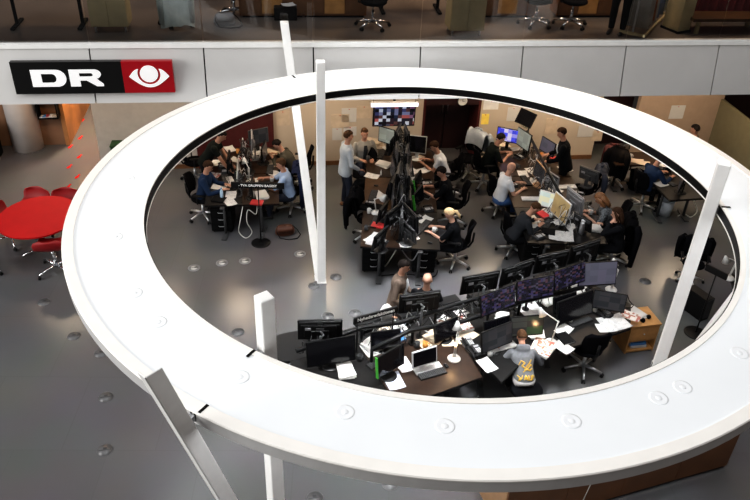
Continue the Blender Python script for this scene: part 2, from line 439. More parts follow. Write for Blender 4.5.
def mk_mug(col='white_plastic'):
    def f():
        t = empty('mug')
        m = MB(); m.lathe([(.034, 0), (.040, .004), (.041, .095), (.037, .095), (.035, .01), (0, .008)], seg=18); m.build('cup', K[col], t)
        h = MB(); h.tube([(.04, 0, .075), (.062, 0, .072), (.07, 0, .05), (.06, 0, .028), (.039, 0, .022)], .006, 6); h.build('handle', K[col], t); return t
    return f
def mk_bottle(col='bottle_blue', cap='blue_cover', s=1.0):
    def f():
        t = empty('bottle')
        m = MB(); m.lathe([(.028 * s, 0), (.033 * s, .008), (.033 * s, .13 * s), (.028 * s, .16 * s), (.013 * s, .19 * s), (.012 * s, .205 * s)], seg=16); m.build('body', K[col], t)
        c = MB(); c.cyl((0, 0, .203 * s), (0, 0, .228 * s), .015 * s, seg=12); c.build('cap', K[cap], t); return t
    return f
def mk_thermos():
    t = empty('thermos'); m = MB(); m.lathe([(.045, 0), (.05, .01), (.05, .22), (.04, .25)], seg=18); m.build('body', K['silver'], t)
    c = MB(); c.lathe([(.04, .25), (.042, .28), (.02, .295), (0, .296)], seg=18); c.build('lid', K['light_grey'], t)
    h = MB(); h.tube([(.05, 0, .2), (.085, 0, .18), (.085, 0, .08), (.05, 0, .06)], .009, 6); h.build('handle', K['light_grey'], t); return t
def mk_lamp(reach=.30, h1=.36, glow=False, col='white_plastic', ang=0):
    def f():
        t = empty('desk_lamp')
        b = MB(); b.lathe([(.095, 0), (.10, .012), (.085, .03), (.03, .05), (0, .052)], seg=24); b.build('base', K[col], t)
        e = (0, .06 - .10, h1 + .04)
        a = MB(); a.tube([(-.012, 0, .04), (-.012, e[1], e[2])], .008, 6); a.tube([(.012, 0, .04), (.012, e[1], e[2])], .008, 6); a.build('lower_arm', K[col], t)
        tip = (0, e[1] + reach, e[2] + .10)
        u = MB(); u.tube([e, tip], .009, 6); u.ball(e, .016, 8, 6); u.build('upper_arm', K[col], t)
        mt = Matrix.Translation(tip) @ Matrix.Rotation(R(-25), 4, 'X')
        s_ = MB(); s_.lathe([(.02, .03), (.03, .0), (.075, -.10), (.07, -.10), (.026, 0)], seg=20, mtx=mt); sh = s_.build('lamp_shade', K[col], t)
        q = MB(); q.ball((0, 0, -.07), .028, 10, 7, mtx=mt); q.build('bulb', K['lamp_glow'] if glow else K['paper'], sh)
        return t
    return f
def mk_bin(col='black_matte', h=.38, r=.15, paper=False):
    def f():
        t = empty('waste_bin'); m = MB(); m.lathe([(r * .8, 0), (r, h), (r * .96, h), (r * .77, .012), (0, .012)], seg=20); m.build('bucket', K[col], t)
        g = MB(); g.tube([(r * .985 * math.cos(x * .314), r * .985 * math.sin(x * .314), h) for x in range(20)], .008, 6, closed=True); g.build('rim', K[col], t)
        if paper:
            p = MB(); rs = random.Random(3)
            for i in range(7): p.ball((rs.uniform(-.07, .07), rs.uniform(-.07, .07), h - .02 + rs.uniform(0, .04)), rs.uniform(.04, .06), 6, 4)
            for i, f_ in enumerate(p.f): p.f[i] = (f_[0], False, 0)
            p.build('bin_liner', K['paper'], t)
        return t
    return f
def mk_pens():
    t = empty('pen_cup'); m = MB(); m.lathe([(.036, 0), (.038, .10), (.034, .10), (.033, .006), (0, .005)], seg=14); m.build('cup', K['white_plastic'], t)
    rs = random.Random(4)
    for i in range(4):
        p = MB(); a = rs.uniform(0, 6.28); p.cyl((.012 * math.cos(a), .012 * math.sin(a), .01), (.032 * math.cos(a), .032 * math.sin(a), .16), .004, seg=6); p.build('pen', K[['black_plastic', 'red_cover', 'blue_cover', 'green'][i]], t)
    return t
def mk_plate():
    m = MB(); m.lathe([(.06, 0), (.075, .005), (.115, .016), (.118, .018), (.112, .018), (.07, .008), (0, .007)], seg=28); t = empty('plate'); m.build('dish', K['white_plastic'], t)
    r = MB(); r.tube([(.116 * math.cos(x * .2244), .116 * math.sin(x * .2244), .018) for x in range(28)], .003, 5, closed=True); r.build('rim', K['paper'], t); return t
def mk_headphones():
    t = empty('headphones'); m = MB(); m.tube([(.085 * math.cos(R(a)), .085 * math.sin(R(a)), .02) for a in range(-20, 201, 20)], .009, 6); m.build('headband', K['black_plastic'], t)
    for s_ in (-1, 1):
        e = MB(); e.cyl((s_ * .06, -.03, .028), (s_ * .10, -.03, .028), .036, seg=14); e.build('ear_pad', K['fabric_black'], t)
    return t
def mk_coat(w=.25, z=1.06, drop=.62, col='fabric_black', sleeve=True):
    """coat hung over a chair back: origin at the chair base"""
    def f():
        t = empty('coat'); m = MB(); rs = random.Random(int(drop * 100)); rows = []
        prof = [(-.17, z - .30), (-.19, z - .12), (-.215, z), (-.27, z + .035), (-.335, z), (-.37, z - .14), (-.385, z - .32), (-.39, z - .5), (-.40, z - drop)]
        nc = 13; vs = []; fs = []
        for lay in (0, .022):
            for i, (y, zz) in enumerate(prof):
                sp = w * (1 + .35 * i / len(prof) if i > 3 else .95)
                for c in range(nc):
                    x = -1 + 2 * c / (nc - 1)
                    fold = .022 * math.sin(c * 2.1 + i * .5) * min(1, i / 4)
                    vs.append((x * sp, y - fold - lay * (1 if i > 3 else -1) + .04 * x * x, zz - .05 * x * x - (.04 * rs.random() if i == len(prof) - 1 else 0) - (lay if i == 3 else 0)))
        n = len(prof) * nc
        for i in range(len(prof) - 1):
            for c in range(nc - 1):
                a = i * nc + c; fs += [(a, a + 1, a + nc + 1, a + nc), (n + a, n + a + nc, n + a + nc + 1, n + a + 1)]
        m.add(vs, fs, True); m.build('body', K[col], t)
        if sleeve:
            for s_ in (-1, 1):
                q = MB(); q.tube([(s_ * w * .95, -.33, z - .04), (s_ * w * 1.18, -.37, z - .16), (s_ * w * 1.22, -.38, z - .36), (s_ * w * 1.15, -.37, z - drop + .02)], [.055, .07, .06, .05], 10); q.build('sleeve', K[col], t)
        c = MB(); c.tube([(-.09, -.25, z + .035), (-.05, -.29, z + .055), (.05, -.29, z + .055), (.09, -.25, z + .035)], .025, 8); c.build('collar', K[col], t)
        return t
    return f
def mk_bag(col='leather_brown', s=1.0):
    def f():
        t = empty('shoulder_bag'); m = MB(); m.loft([((0, 0, z * s), (a * s, 0, 0), (0, b * s, 0)) for z, a, b in ((0, .17, .09), (.04, .20, .115), (.13, .19, .10), (.20, .155, .06), (.22, .12, .03))], 18); m.build('body', K[col], t)
        fl = MB(); fl.loft([((0, -.035 * s, .225 * s), (.14 * s, 0, 0), (0, .02 * s, .01)), ((0, -.09 * s, .19 * s), (.16 * s, 0, 0), (0, .012 * s, .012)), ((0, -.125 * s, .10 * s), (.15 * s, 0, 0), (0, .008, .012))], 12); fl.build('flap', K[col], t)
        st = MB(); st.tube([(.15 * s, 0, .20 * s), (.24 * s, -.06, .12), (.30 * s, -.10, .015), (.22 * s, -.22, .012), (.05, -.24, .012), (-.12 * s, -.16, .015), (-.17 * s, -.06, .10), (-.14 * s, 0, .2 * s)], .009, 6); st.build('strap', K['black_matte'], t)
        return t
    return f
def mk_stand_sign(txt, w, h=1.3, pole=True, ts=.055):
    """black board with white lettering on a pole with a round foot; the lettering faces -Y"""
    def f():
        t = empty('sign_stand')
        m = MB(); m.box((0, 0, h), (w, .03, .12), bev=.004); m.build('sign_board', K['black_plastic'], t)
        if txt: text_mesh(txt, ts, .002, K['white_paint'], 'lettering', t, Matrix.Translation((0, -.017, h)) @ Matrix.Rotation(R(90), 4, 'X'), bold=.0012)
        if pole:
            p = MB(); p.cyl((.0, .02, .01), (.0, .02, h), .012, seg=10); p.build('pole', K['black_plastic'], t)
            b = MB(); b.lathe([(.19, 0), (.19, .01), (.17, .018), (0, .02)], seg=28); b.build('foot', K['black_plastic'], t)
        return t
    return f
def mk_uplight():
    t = empty('floor_uplight'); m = MB(); m.lathe([(.115, 0), (.115, .004), (.10, .007), (.085, .006)], seg=28); m.lathe([(.085, .006), (.085, .001), (0, .001)], seg=28); m.build('trim_ring', K['mid_grey'], t)
    g = MB(); g.lathe([(.07, .002), (.065, .006), (0, .0065)], seg=20); g.build('lens', K['white_plastic'], t)
    s_ = MB(); s_.box((0, 0, .007), (.16, .014, .004)); s_.box((.035, .02, .007), (.05, .03, .003)); s_.build('latch', K['dark_grey'], t); return t
def mk_floorbox():
    t = empty('floor_box'); m = MB(); m.tube([(.11 * math.cos(x * .2244), .11 * math.sin(x * .2244), .001) for x in range(28)], .004, 5, closed=True); m.build('frame', K['floor_lid'], t)
    g = MB(); g.lathe([(.105, 0), (.105, .003), (0, .0035)], seg=28); g.build('lid', K['floor_lid'], t)
    s_ = MB(); s_.box((0, 0, .004), (.17, .01, .003)); s_.box((.0, .03, .004), (.05, .035, .003)); s_.build('latch', K['dark_grey'], t); return t
def tube_thing(name, pts, r, m, label, cat, group=None, seg=6):
    b = MB(); p = [V(q) for q in pts]; out = []
    for i in range(len(p) - 1):   # Catmull-Rom through the points
        p0, p1, p2, p3 = p[max(i - 1, 0)], p[i], p[i + 1], p[min(i + 2, len(p) - 1)]
        for s_ in range(6):
            u = s_ / 6
            out.append(.5 * ((2 * p1) + (p2 - p0) * u + (2 * p0 - 5 * p1 + 4 * p2 - p3) * u * u + (3 * p1 - p0 - 3 * p2 + p3) * u ** 3))
    out.append(p[-1]); b.tube(out, r, seg)
    return tag(b.build(name, K[m]), label, cat, group)
# ------------------------------------------------------------------ people
def remesh(mb, vox, name, mats, parent, smooth_it=2):
    me = mb.mesh(name + '_raw', mats)
    o = bpy.data.objects.new(name + '_tmp', me); COL.objects.link(o)
    r = o.modifiers.new('r', 'REMESH'); r.mode = 'VOXEL'; r.voxel_size = vox; r.use_smooth_shade = True
    if smooth_it:
        s_ = o.modifiers.new('s', 'SMOOTH'); s_.iterations = smooth_it; s_.factor = .5
    dg = bpy.context.evaluated_depsgraph_get(); dg.update()
    out = bpy.data.meshes.new_from_object(o.evaluated_get(dg))
    bpy.data.objects.remove(o); bpy.data.meshes.remove(me)
    out.name = name; out.materials.clear()
    for m in mats if isinstance(mats, list) else [mats]: out.materials.append(m)
    for p in out.polygons: p.use_smooth = True; p.material_index = 0
    return out
def add_to(me, mb, mats):
    """append extra pieces to a finished mesh"""
    bm = bmesh.new(); bm.from_mesh(me); base = len(bm.verts)
    vs = [bm.verts.new(p) for p in mb.v]
    for f, s_, mi in mb.f:
        try: q = bm.faces.new([vs[i] for i in f]); q.smooth = True; q.material_index = mi
        except ValueError: pass
    bm.to_mesh(me); bm.free()
    for m in mats: me.materials.append(m)
def ik(a, b, l1, l2, pole):
    a, b = V(a), V(b); d = b - a; L = min(d.length, (l1 + l2) * .999); n = d.normalized()
    x = (l1 * l1 - l2 * l2 + L * L) / (2 * L); h = math.sqrt(max(l1 * l1 - x * x, 0))
    p = V(pole); p = (p - n * p.dot(n)).normalized()
    return a + n * x + p * h, a + n * L
def person(label, pos, h, sit=True, lean=10, twist=0, hands=((-.2, .38, .80), (.2, .38, .80)), feet=None, top='dark_tee', bottom='dark_suit', sleeve='long', hair='short', hcol='hair_brown',
           skin='skin', pitch=15, yaw=0, sc=1.0, shoes='shoe_black', pz=None, jacket=None, female=False, group=None, hood=None, skirt=False, roll=0):
    t = empty('person', (pos[0], pos[1], pos[2] if len(pos) > 2 and pos[2] > 3 else 0), R(h)); t.scale = (sc, sc, sc); tag(t, label, 'person', group)
    P0 = V((0, 0, pz if pz else (.54 if sit else .95)))
    a = R(lean); u = V((math.sin(R(roll)), math.sin(a), math.cos(a))).normalized(); X = V((1, 0, 0)); X = (X - u * X.dot(u)).normalized(); Fw = u.cross(X)
    sw = .165 if female else .185
    def rings(g):
        T = [(-.10, .13, .10), (0, .172, .122), (.12, .152, .112), (.22, .132 if female else .145, .102), (.36, .165 if female else .18, .122), (.45, sw - .01, .10), (.50, .11, .075), (.545, .062, .06), (.60, .052, .056)]
        return [(P0 + u * s_, X * (w + g), Fw * (d + g)) for s_, w, d in T]
    nb = P0 + u * .58; hu = V((u.x * .5, math.sin(a * .55 + R(pitch) * .4), math.cos(a * .55 + R(pitch) * .4))).normalized()
    hc = nb + hu * .125 + Fw * .01
    HM = Matrix.Translation(hc) @ Matrix.Rotation(R(yaw), 4, 'Z') @ Matrix.Rotation(-R(pitch) - a * .35, 4, 'X')
    sh = [P0 + u * .455 + X * s_ * sw for s_ in (-1, 1)]
    arms = []
    for i, s_ in enumerate((-1, 1)):
        el, wr = ik(sh[i], hands[i], .29, .255, (s_ * .55, -.25, -1)); arms.append((sh[i], el, wr))
    ft = feet or ([(-.11, .42, .075), (.11, .42, .075)] if sit else [(-.10, .0, .075), (.10, .04, .075)])
    legs = []
    for i, s_ in enumerate((-1, 1)):
        hp = P0 + X * s_ * .09 + V((0, 0, -.02)); kn, an = ik(hp, ft[i], .43, .43, (s_ * .15, 1, .35)); legs.append((hp, kn, an))
    b = MB()
    b.loft(rings(0), 18)
    b.tube([P0 + u * .5, nb + hu * .06], [.06, .052], 12)
    b.ball((0, -.008, .03), (.075, .095, .092), 16, 12, mtx=HM); b.ball((0, .02, -.035), (.058, .072, .082), 14, 10, mtx=HM); b.ball((0, .098, -.012), (.013, .02, .022), 8, 6, mtx=HM)
    for s_ in (-1, 1): b.ball((s_ * .076, -.005, -.005), (.012, .022, .032), 8, 6, mtx=HM)
    for s_, e, w in arms:
        b.tube([s_, s_.lerp(e, .5), e], [.052, .046, .039], 10); b.tube([e, e.lerp(w, .35), w], [.039, .040, .027], 10); b.ball(e, .039, 8, 6)
    for hp, kn, an in legs:
        b.tube([hp, hp.lerp(kn, .5), kn], [.085, .075, .056], 10); b.ball(kn, .056, 10, 8); b.tube([kn, kn.lerp(an, .3), an], [.054, .056, .036], 10)
    hd = []
    for i, (s_, e, w) in enumerate(arms):
        d = (w - e).normalized(); d = V((d.x, d.y, d.z * .5)).normalized(); side = d.cross(V((0, 0, 1))).normalized(); nrm = side.cross(d).normalized()
        pc = w + d * .05
        b.loft([(w + d * q, side * sx_, nrm * sz) for q, sx_, sz in ((-.01, .026, .022), (.02, .034, .018), (.06, .042, .016), (.095, .040, .013))], 10)
        hd.append((w, d, side, nrm, -1 if i else 1))
    me = remesh(b, .013, 'body', [K[skin]], t)
    ex = MB()
    for w, d, side, nrm, s_ in hd:
        for q, (off, L) in enumerate(((-.030, .062), (-.010, .075), (.011, .070), (.030, .055))):
            p = w + d * .09 + side * off; ex.tube([p - d * .01, p + d * L * .45 - nrm * .004, p + d * L * .8 - nrm * .018, p + d * L - nrm * .03], [.0095, .009, .008, .006], 6)
        p = w + d * .03 + side * s_ * .032; ex.tube([p, p + side * s_ * .028 + d * .02 - nrm * .006, p + side * s_ * .034 + d * .05 - nrm * .014], [.012, .010, .007], 6)
    for s_ in (-1, 1): ex.ball((s_ * .030, .084, .010), (.009, .007, .0055), 8, 6, mi=1, mtx=HM); ex.ball((s_ * .031, .087, .030), (.016, .005, .003), 8, 6, mi=1, mtx=HM)
    ex.ball((0, .082, -.058), (.024, .010, .006), 8, 6, mi=2, mtx=HM)
    add_to(me, ex, [K['eye'], K['lips']])
    bo = bpy.data.objects.new('body', me); COL.objects.link(bo); bo.parent = t
    # clothing
    c = MB(); rr = rings(.016)[1 if sit and not hood else 0:7] if not jacket else rings(.022)[0:7]
    nk = rings(.012)[7]; c.loft(rr + [nk], 18)
    ext = 1 if sleeve == 'long' else .55
    for s_, e, w in arms:
        c.ball(s_, .066, 10, 8)
        if sleeve == 'long':
            c.tube([s_, s_.lerp(e, .5), e], [.066, .060, .052], 10); c.ball(e, .052, 10, 8); c.tube([e, e.lerp(w, .5), e.lerp(w, .96)], [.052, .049, .040], 10)
        elif sleeve == 'elbow':
            c.tube([s_, s_.lerp(e, .5), e.lerp(w, .12)], [.066, .060, .055], 10)
        else: c.tube([s_, s_.lerp(e, .3), s_.lerp(e, .62)], [.066, .062, .060], 10)
    if jacket or skirt: c.loft([(P0 + u * q + V((0, 0, 0)), X * w, Fw * d) for q, w, d in ((-.14, .19, .15), (0, .195, .145), (.15, .175, .13))], 16)
    if hood:
        hb = nb - Fw * .05 - u * .05
        c.loft([(hb - Fw * .03 - u * .10, X * .06, Fw * .03), (hb - Fw * .05 - u * .04, X * .12, Fw * .05), (hb - Fw * .035 + u * .02, X * .125, Fw * .065), (hb + u * .05, X * .10, Fw * .06)], 14)
    tm = remesh(c, .016, 'top', [K[top]], t)
    to = bpy.data.objects.new('jacket' if jacket else 'shirt', tm); COL.objects.link(to); to.parent = t
    if jacket and jacket != 'closed':
        q = MB(); q.loft([(P0 + u * s_ + Fw * (d - .012), X * w, Fw * .045) for s_, w, d in ((.02, .055, .12), (.2, .05, .115), (.36, .055, .135), (.47, .04, .10))], 12); q.build('shirt', K[jacket], t)
    p = MB(); p.loft(rings(.014)[0:3], 18); p.ball(P0 + V((0, 0, -.03)), (.165, .12, .10), 14, 10)
    for hp, kn, an in legs:
        p.tube([hp, hp.lerp(kn, .5), kn], [.10, .088, .070], 12); p.ball(kn, .070, 10, 8); p.tube([kn, kn.lerp(an, .3), kn.lerp(an, .97)], [.070, .068, .055], 12)
    pm = remesh(p, .018, 'trousers', [K[bottom]], t)
    po = bpy.data.objects.new('trousers', pm); COL.objects.link(po); po.parent = t
    for hp, kn, an in legs:
        q = MB(); g = an + V((0, 0, -.075)); q.loft([(g + V((0, y, z)), V((w, 0, 0)), V((0, 0, hh))) for y, z, w, hh in ((-.075, .035, .02, .02), (-.06, .04, .036, .038), (.0, .045, .04, .044), (.08, .035, .045, .034), (.15, .026, .04, .024), (.185, .022, .02, .014))], 12); q.build('shoe', K[shoes], t)
    if hair != 'bald':
        q = MB()
        vs = []; fs = []; nS, nR = 20, 12
        for i in range(nR + 1):
            th = math.pi * i / nR
            for k_ in range(nS):
                ph = 2 * math.pi * k_ / nS
                x, y, z = math.sin(th) * math.cos(ph), math.sin(th) * math.sin(ph), math.cos(th)
                r_ = 1.10 + (.05 * math.sin(7 * ph + 5 * th) if 'curl' in hair else .015 * math.sin(9 * ph))
                lim = .38 if y > .25 else (-.55 if y < -.1 else -.05)      # hairline: brow, nape, temples
                if z < lim: z2 = lim; sc_ = .93
                else: z2 = z; sc_ = r_
                vs.append((x * .076 * sc_, -.010 + y * .097 * sc_, .032 + z2 * .096 * (r_ if z > 0 else 1)))
        for i in range(nR):
            for k_ in range(nS):
                l = (k_ + 1) % nS; fs.append((i * nS + k_, i * nS + l, (i + 1) * nS + l, (i + 1) * nS + k_))
        q.add(vs, fs, True, 0, HM)
        if hair in ('long', 'curly'):
            wv = .10 if hair == 'curly' else .088
            q.loft([(HM @ V((0, -.045, .06)), HM.to_3x3() @ V((wv * .8, 0, 0)), HM.to_3x3() @ V((0, .06, 0))), (HM @ V((0, -.06, -.03)), HM.to_3x3() @ V((wv * 1.08, 0, 0)), HM.to_3x3() @ V((0, .06, 0))),
                    (HM @ V((0, -.07, -.12)), HM.to_3x3() @ V((wv * 1.12, 0, 0)), HM.to_3x3() @ V((0, .055, 0))), (HM @ V((0, -.075, -.22)), HM.to_3x3() @ V((wv * .85, 0, 0)), HM.to_3x3() @ V((0, .035, 0)))], 14)
            for s_ in (-1, 1): q.tube([HM @ V((s_ * .06, .04, .07)), HM @ V((s_ * .085, .015, -.01)), HM @ V((s_ * .085, .01, -.12)), HM @ V((s_ * .07, .0, -.2))], [.02, .03, .03, .015], 8)
        if hair == 'ponytail':
            q.ball((0, -.105, .03), .022, 10, 7, mtx=HM); q.tube([HM @ V((0, -.10, .03)), HM @ V((0, -.15, .0)), HM @ V((.01, -.155, -.09)), HM @ V((.0, -.14, -.17))], [.02, .032, .028, .008], 10)
        q.build('hair', K[hcol], t)
    return t, to
# ------------------------------------------------------------------ camera
CH = 8.3; PITCH = 0.5910177; ROLL = -0.0431092
cam_d = bpy.data.cameras.new('camera'); cam = bpy.data.objects.new('camera', cam_d); COL.objects.link(cam)
cam_d.sensor_width = 36; cam_d.lens = 755.76 / 750 * 36; cam_d.clip_end = 200
c_, s_ = math.cos(ROLL), math.sin(ROLL); ct, st = math.cos(PITCH), math.sin(PITCH)
right = V((c_, -s_ * st, -s_ * ct)); down = V((-s_, -c_ * st, -c_ * ct)); fwd = V((0, ct, -st))
m3 = Matrix((right, -down, -fwd)).transposed()
cam.matrix_world = Matrix.Translation((0, 0, CH)) @ m3.to_4x4(); scene.camera = cam
scene.view_settings.view_transform = 'Standard'; scene.view_settings.look = 'Medium High Contrast'; scene.view_settings.exposure = 0

k('floor_lid', (.10, .10, .103), .35)
BA = math.atan(.145); CB, SB = math.cos(BA), math.sin(BA)
def BF(a, b, z=0): return V((a * CB - b * SB, 12.85 + a * SB + b * CB, z))     # building frame: a along the wall, b away from the atrium
def BM(a=0, b=0, z=0): return Matrix.Translation(BF(a, b, z)) @ Matrix.Rotation(BA, 4, 'Z')
BH = math.degrees(BA)
SD = R(25); SC, SS = math.cos(SD), math.sin(SD)
def SN(s, n): return (-1.0 + s * SC - n * SS, 8.7 + s * SS + n * SC)            # front news desk: s along the spine, n away from the camera

# ------------------------------------------------------------------ people first
FLR = 0
person('seated man in a navy sweater typing at the left desk island', (-3.535, 13.247, 0.500), -92, lean=12, hands=((-.10, .46, .80), (.16, .44, .80)), top='navy_knit', hair='short', hcol='hair_brown', pitch=25)
person('standing man in a dark T-shirt leaning over the far left end of the left island', (-3.62, 14.0, 0), -88, sit=False, lean=34, hands=((-.12, .52, .84), (.14, .52, .82)), top='dark_tee', sleeve='short', bottom='dark_suit', hcol='hair_dark', pitch=25)
person('seated person in a dark olive jacket bent over a sheet at the left island', (-1.765, 14.530, 0.500), 88, lean=34, hands=((-.10, .50, .86), (.14, .46, .84)), top='olive_coat', bottom='dark_suit', hcol='hair_dark', pitch=35)
person('seated man in a light blue shirt at the left desk island', (-1.794, 13.480, 0.500), 92, lean=12, hands=((-.14, .50, .80), (.16, .52, .82)), top='lightblue_shirt', sleeve='elbow', bottom='jeans', hcol='hair_mid', pitch=18)
person('standing man in a grey shirt, dark jeans and brown shoes beside the middle island', (-0.683, 13.975, 0.000), -68, sit=False, lean=3, hands=((-.26, .08, .86), (.22, .22, .98)), top='grey_shirt', bottom='jeans', hcol='hair_mid', shoes='shoe_brown', sc=1.0, pitch=8, jacket='closed')
person('man in a beige-grey blazer facing the camera at the far left of the middle island', (-0.348, 14.990, 0.500), 200, lean=4, hands=((-.14, .26, .76), (.14, .28, .78)), top='grey_blazer', bottom='jeans', hcol='hair_mid', jacket='charcoal_knit', pitch=2, pz=.58, feet=((-.14, .34, .075), (.12, .36, .075)))
person('seated man in a white T-shirt at the far right of the middle desk island', (1.457, 14.639, 0.500), 88, lean=22, hands=((-.12, .48, .82), (.14, .46, .82)), top='white_shirt', sleeve='short', bottom='dark_suit', hcol='hair_brown', pitch=30)
person('seated person in black with bare forearms at the right side of the middle desk island', (1.476, 13.433, 0.500), 86, lean=16, hands=((-.12, .50, .80), (.14, .52, .80)), top='dark_suit', sleeve='elbow', bottom='dark_suit', hcol='hair_dark', pitch=25)
person('seated blonde woman in black with a ponytail at the middle desk island', (1.518, 11.877, 0.500), 78, lean=14, hands=((-.12, .48, .80), (.16, .44, .80)), top='dark_suit', sleeve='elbow', bottom='dark_suit', hair='ponytail', hcol='hair_blond', skin='skin_pale', pitch=28, female=True, sc=.96)
person('seated man in a black shirt by the blue screen of the right island', (2.358, 15.145, 0.500), -80, lean=24, hands=((-.12, .50, .80), (.14, .46, .82)), top='dark_tee', sleeve='elbow', bottom='dark_suit', hcol='hair_dark', pitch=22)
person('seated bald man in a white T-shirt and blue jeans at the right desk island', (2.531, 13.687, 0.500), -72, lean=12, hands=((-.12, .46, .80), (.16, .40, .78)), top='white_shirt', sleeve='short', bottom='jeans_blue', hair='bald', skin='skin_pale', pitch=24)
person('seated brown-haired woman in a charcoal sweater bent over papers at the right island', (2.599, 12.239, 0.500), -80, lean=30, hands=((-.12, .48, .82), (.14, .46, .82)), top='charcoal_knit', bottom='dark_suit', hair='short', hcol='hair_mid', pitch=40, female=True)
person('standing man in a dark suit jacket and pale scarf behind the right desk island', (4.0, 14.6, 0), 78, sit=False, lean=14, hands=((-.14, .40, 1.0), (.14, .38, 1.05)), top='dark_suit', bottom='dark_suit', hcol='hair_brown', jacket='grey_shirt', pitch=22)
person('seated woman with curly light brown hair and patterned top at the right island', (4.606, 12.688, 0.500), 82, lean=26, hands=((-.12, .48, .80), (.14, .44, .80)), top='patterned_top', sleeve='elbow', bottom='dark_suit', hair='curly', hcol='hair_curly', skin='skin_pale', pitch=30, female=True)
person('seated woman in black with long dark hair, hand at her chin, at the right island', (4.598, 12.082, 0.500), 84, lean=12, hands=((-.10, .24, 1.08), (.10, .36, .92)), top='dark_suit', bottom='dark_suit', hair='long', hcol='hair_brown', skin='skin_pale', pitch=12, female=True)
person('seated man in a navy sweater at the separate far right desk', (5.740, 14.392, 0.500), -64, lean=16, hands=((-.12, .48, .80), (.18, .50, .80)), top='navy_knit', bottom='dark_suit', hcol='hair_brown', pitch=28)
person('standing short-haired woman in a brown-grey jacket over a white top behind the front news desk', (0.37, 9.66, 0), -106, sit=False, lean=7, hands=((-.20, .22, .98), (.20, .20, .95)), top='brown_jacket', bottom='dark_suit', hair='short', hcol='hair_dark', jacket='white_shirt', pitch=14, female=True, sc=.94)
person('blonde woman in a white coat sitting behind the front news desk beside the lettered sign', (0.14, 9.52, 0), 215, lean=10, roll=-26, hands=((-.14, .30, .82), (.16, .28, .80)), top='white_coat', bottom='dark_suit', hair='long', hcol='hair_blond', skin='skin_pale', pitch=40, female=True, pz=.46, sc=.9)
person('bald man in a black suit sitting with his back turned behind the front news desk', (0.85, 9.74, 0), -8, lean=2, hands=((-.18, .30, .72), (.18, .30, .72)), top='dark_suit', bottom='dark_suit', hair='bald', skin='skin_pale', pitch=8, pz=.50)
hood, hood_top = person('man in a grey hooded sweatshirt with a gold print at the front news desk', (2.289, 8.281, 0.540), 4, lean=48, hands=((-.36, .52, .84), (.36, .52, .84)), top='hoodie_grey', bottom='dark_suit', hcol='hair_mid', pitch=30, hood=True, pz=.60, sc=.90)
person('standing person in dark trousers behind the glass on the upper floor', (4.281, 13.950, 4.000), 150, sit=False, lean=2, hands=((-.25, .08, .85), (.25, .08, .85)), top='dark_tee', bottom='dark_suit', hcol='hair_brown')
person('dark-haired person beyond the rim of the light ring in front of the beige wall', (7.245, 15.951, 0.550), 60, lean=6, top='dark_tee', bottom='dark_suit', hcol='hair_dark')

# gold script and white hem on the hooded sweatshirt
bpy.context.view_layer.update()
def onto_back(polys, name, m, wid, off=.006):
    bvh = BVHTree.FromPolygons([v.co for v in hood_top.data.vertices], [p.vertices for p in hood_top.data.polygons])
    b = MB()
    for pl in polys:
        pts = []
        for (x0, z0), (x1, z1) in zip(pl[:-1], pl[1:]):
            n = max(2, int(math.hypot(x1 - x0, z1 - z0) / .012))
            pts += [(x0 + (x1 - x0) * i / n, z0 + (z1 - z0) * i / n) for i in range(n)]
        pts.append(pl[-1]); out = []
        for x, z in pts:
            h = bvh.ray_cast(V((x, -1 + (z - .9) * .75, z + .62)), V((0, .8, -.6)))
            if h[0]: out.append(h[0] + h[1] * off)
        if len(out) > 2: b.tube(out, [wid * (.6 + .4 * math.sin(math.pi * i / (len(out) - 1))) for i in range(len(out))], 6)
    o = b.build(name, K[m], hood_top); return o
onto_back([[(-.10, .99), (-.06, 1.05), (.0, 1.02), (-.05, .98), (.0, .95), (.06, 1.0), (.11, 1.06)], [(-.02, .93), (.05, .95), (.10, 1.0), (.12, .97)], [(-.04, .90), (.02, .935), (.08, .92), (.12, .95)],
           [(-.13, .86), (-.09, .83), (-.11, .79), (-.07, .82), (-.05, .86)], [(-.03, .80), (.0, .86), (.03, .80), (-.01, .82)], [(.05, .86), (.05, .80), (.09, .80), (.09, .86)], [(.11, .80), (.12, .86), (.15, .83)]], 'back_print', 'gold', .013)
bvh = BVHTree.FromPolygons([v.co for v in hood_top.data.vertices], [p.vertices for p in hood_top.data.polygons])
hem = MB(); rows = []
for z in (.50, .54, .58, .62, .655):
    rg = []
    for i in range(36):
        t_ = 2 * math.pi * i / 36; d_ = V((math.cos(t_), math.sin(t_), 0)); o_ = V((0, .02 + (z - .56) * .6, z))
        h_ = bvh.ray_cast(o_ + d_ * 1.0, -d_)
        rr_ = .17 if not h_[0] or (h_[0] - o_).length > .27 else (h_[0] - o_).length
        rg.append(o_ + d_ * (rr_ + .008))
    rows.append(rg)
vs = [p for r_ in rows for p in r_]; fs = [(i * 36 + j, i * 36 + (j + 1) % 36, (i + 1) * 36 + (j + 1) % 36, (i + 1) * 36 + j) for i in range(4) for j in range(36)]
hem.add(vs, fs, True); o = hem.build('hem', K['white_coat'], hood_top); o['label'] = 'white lower band'

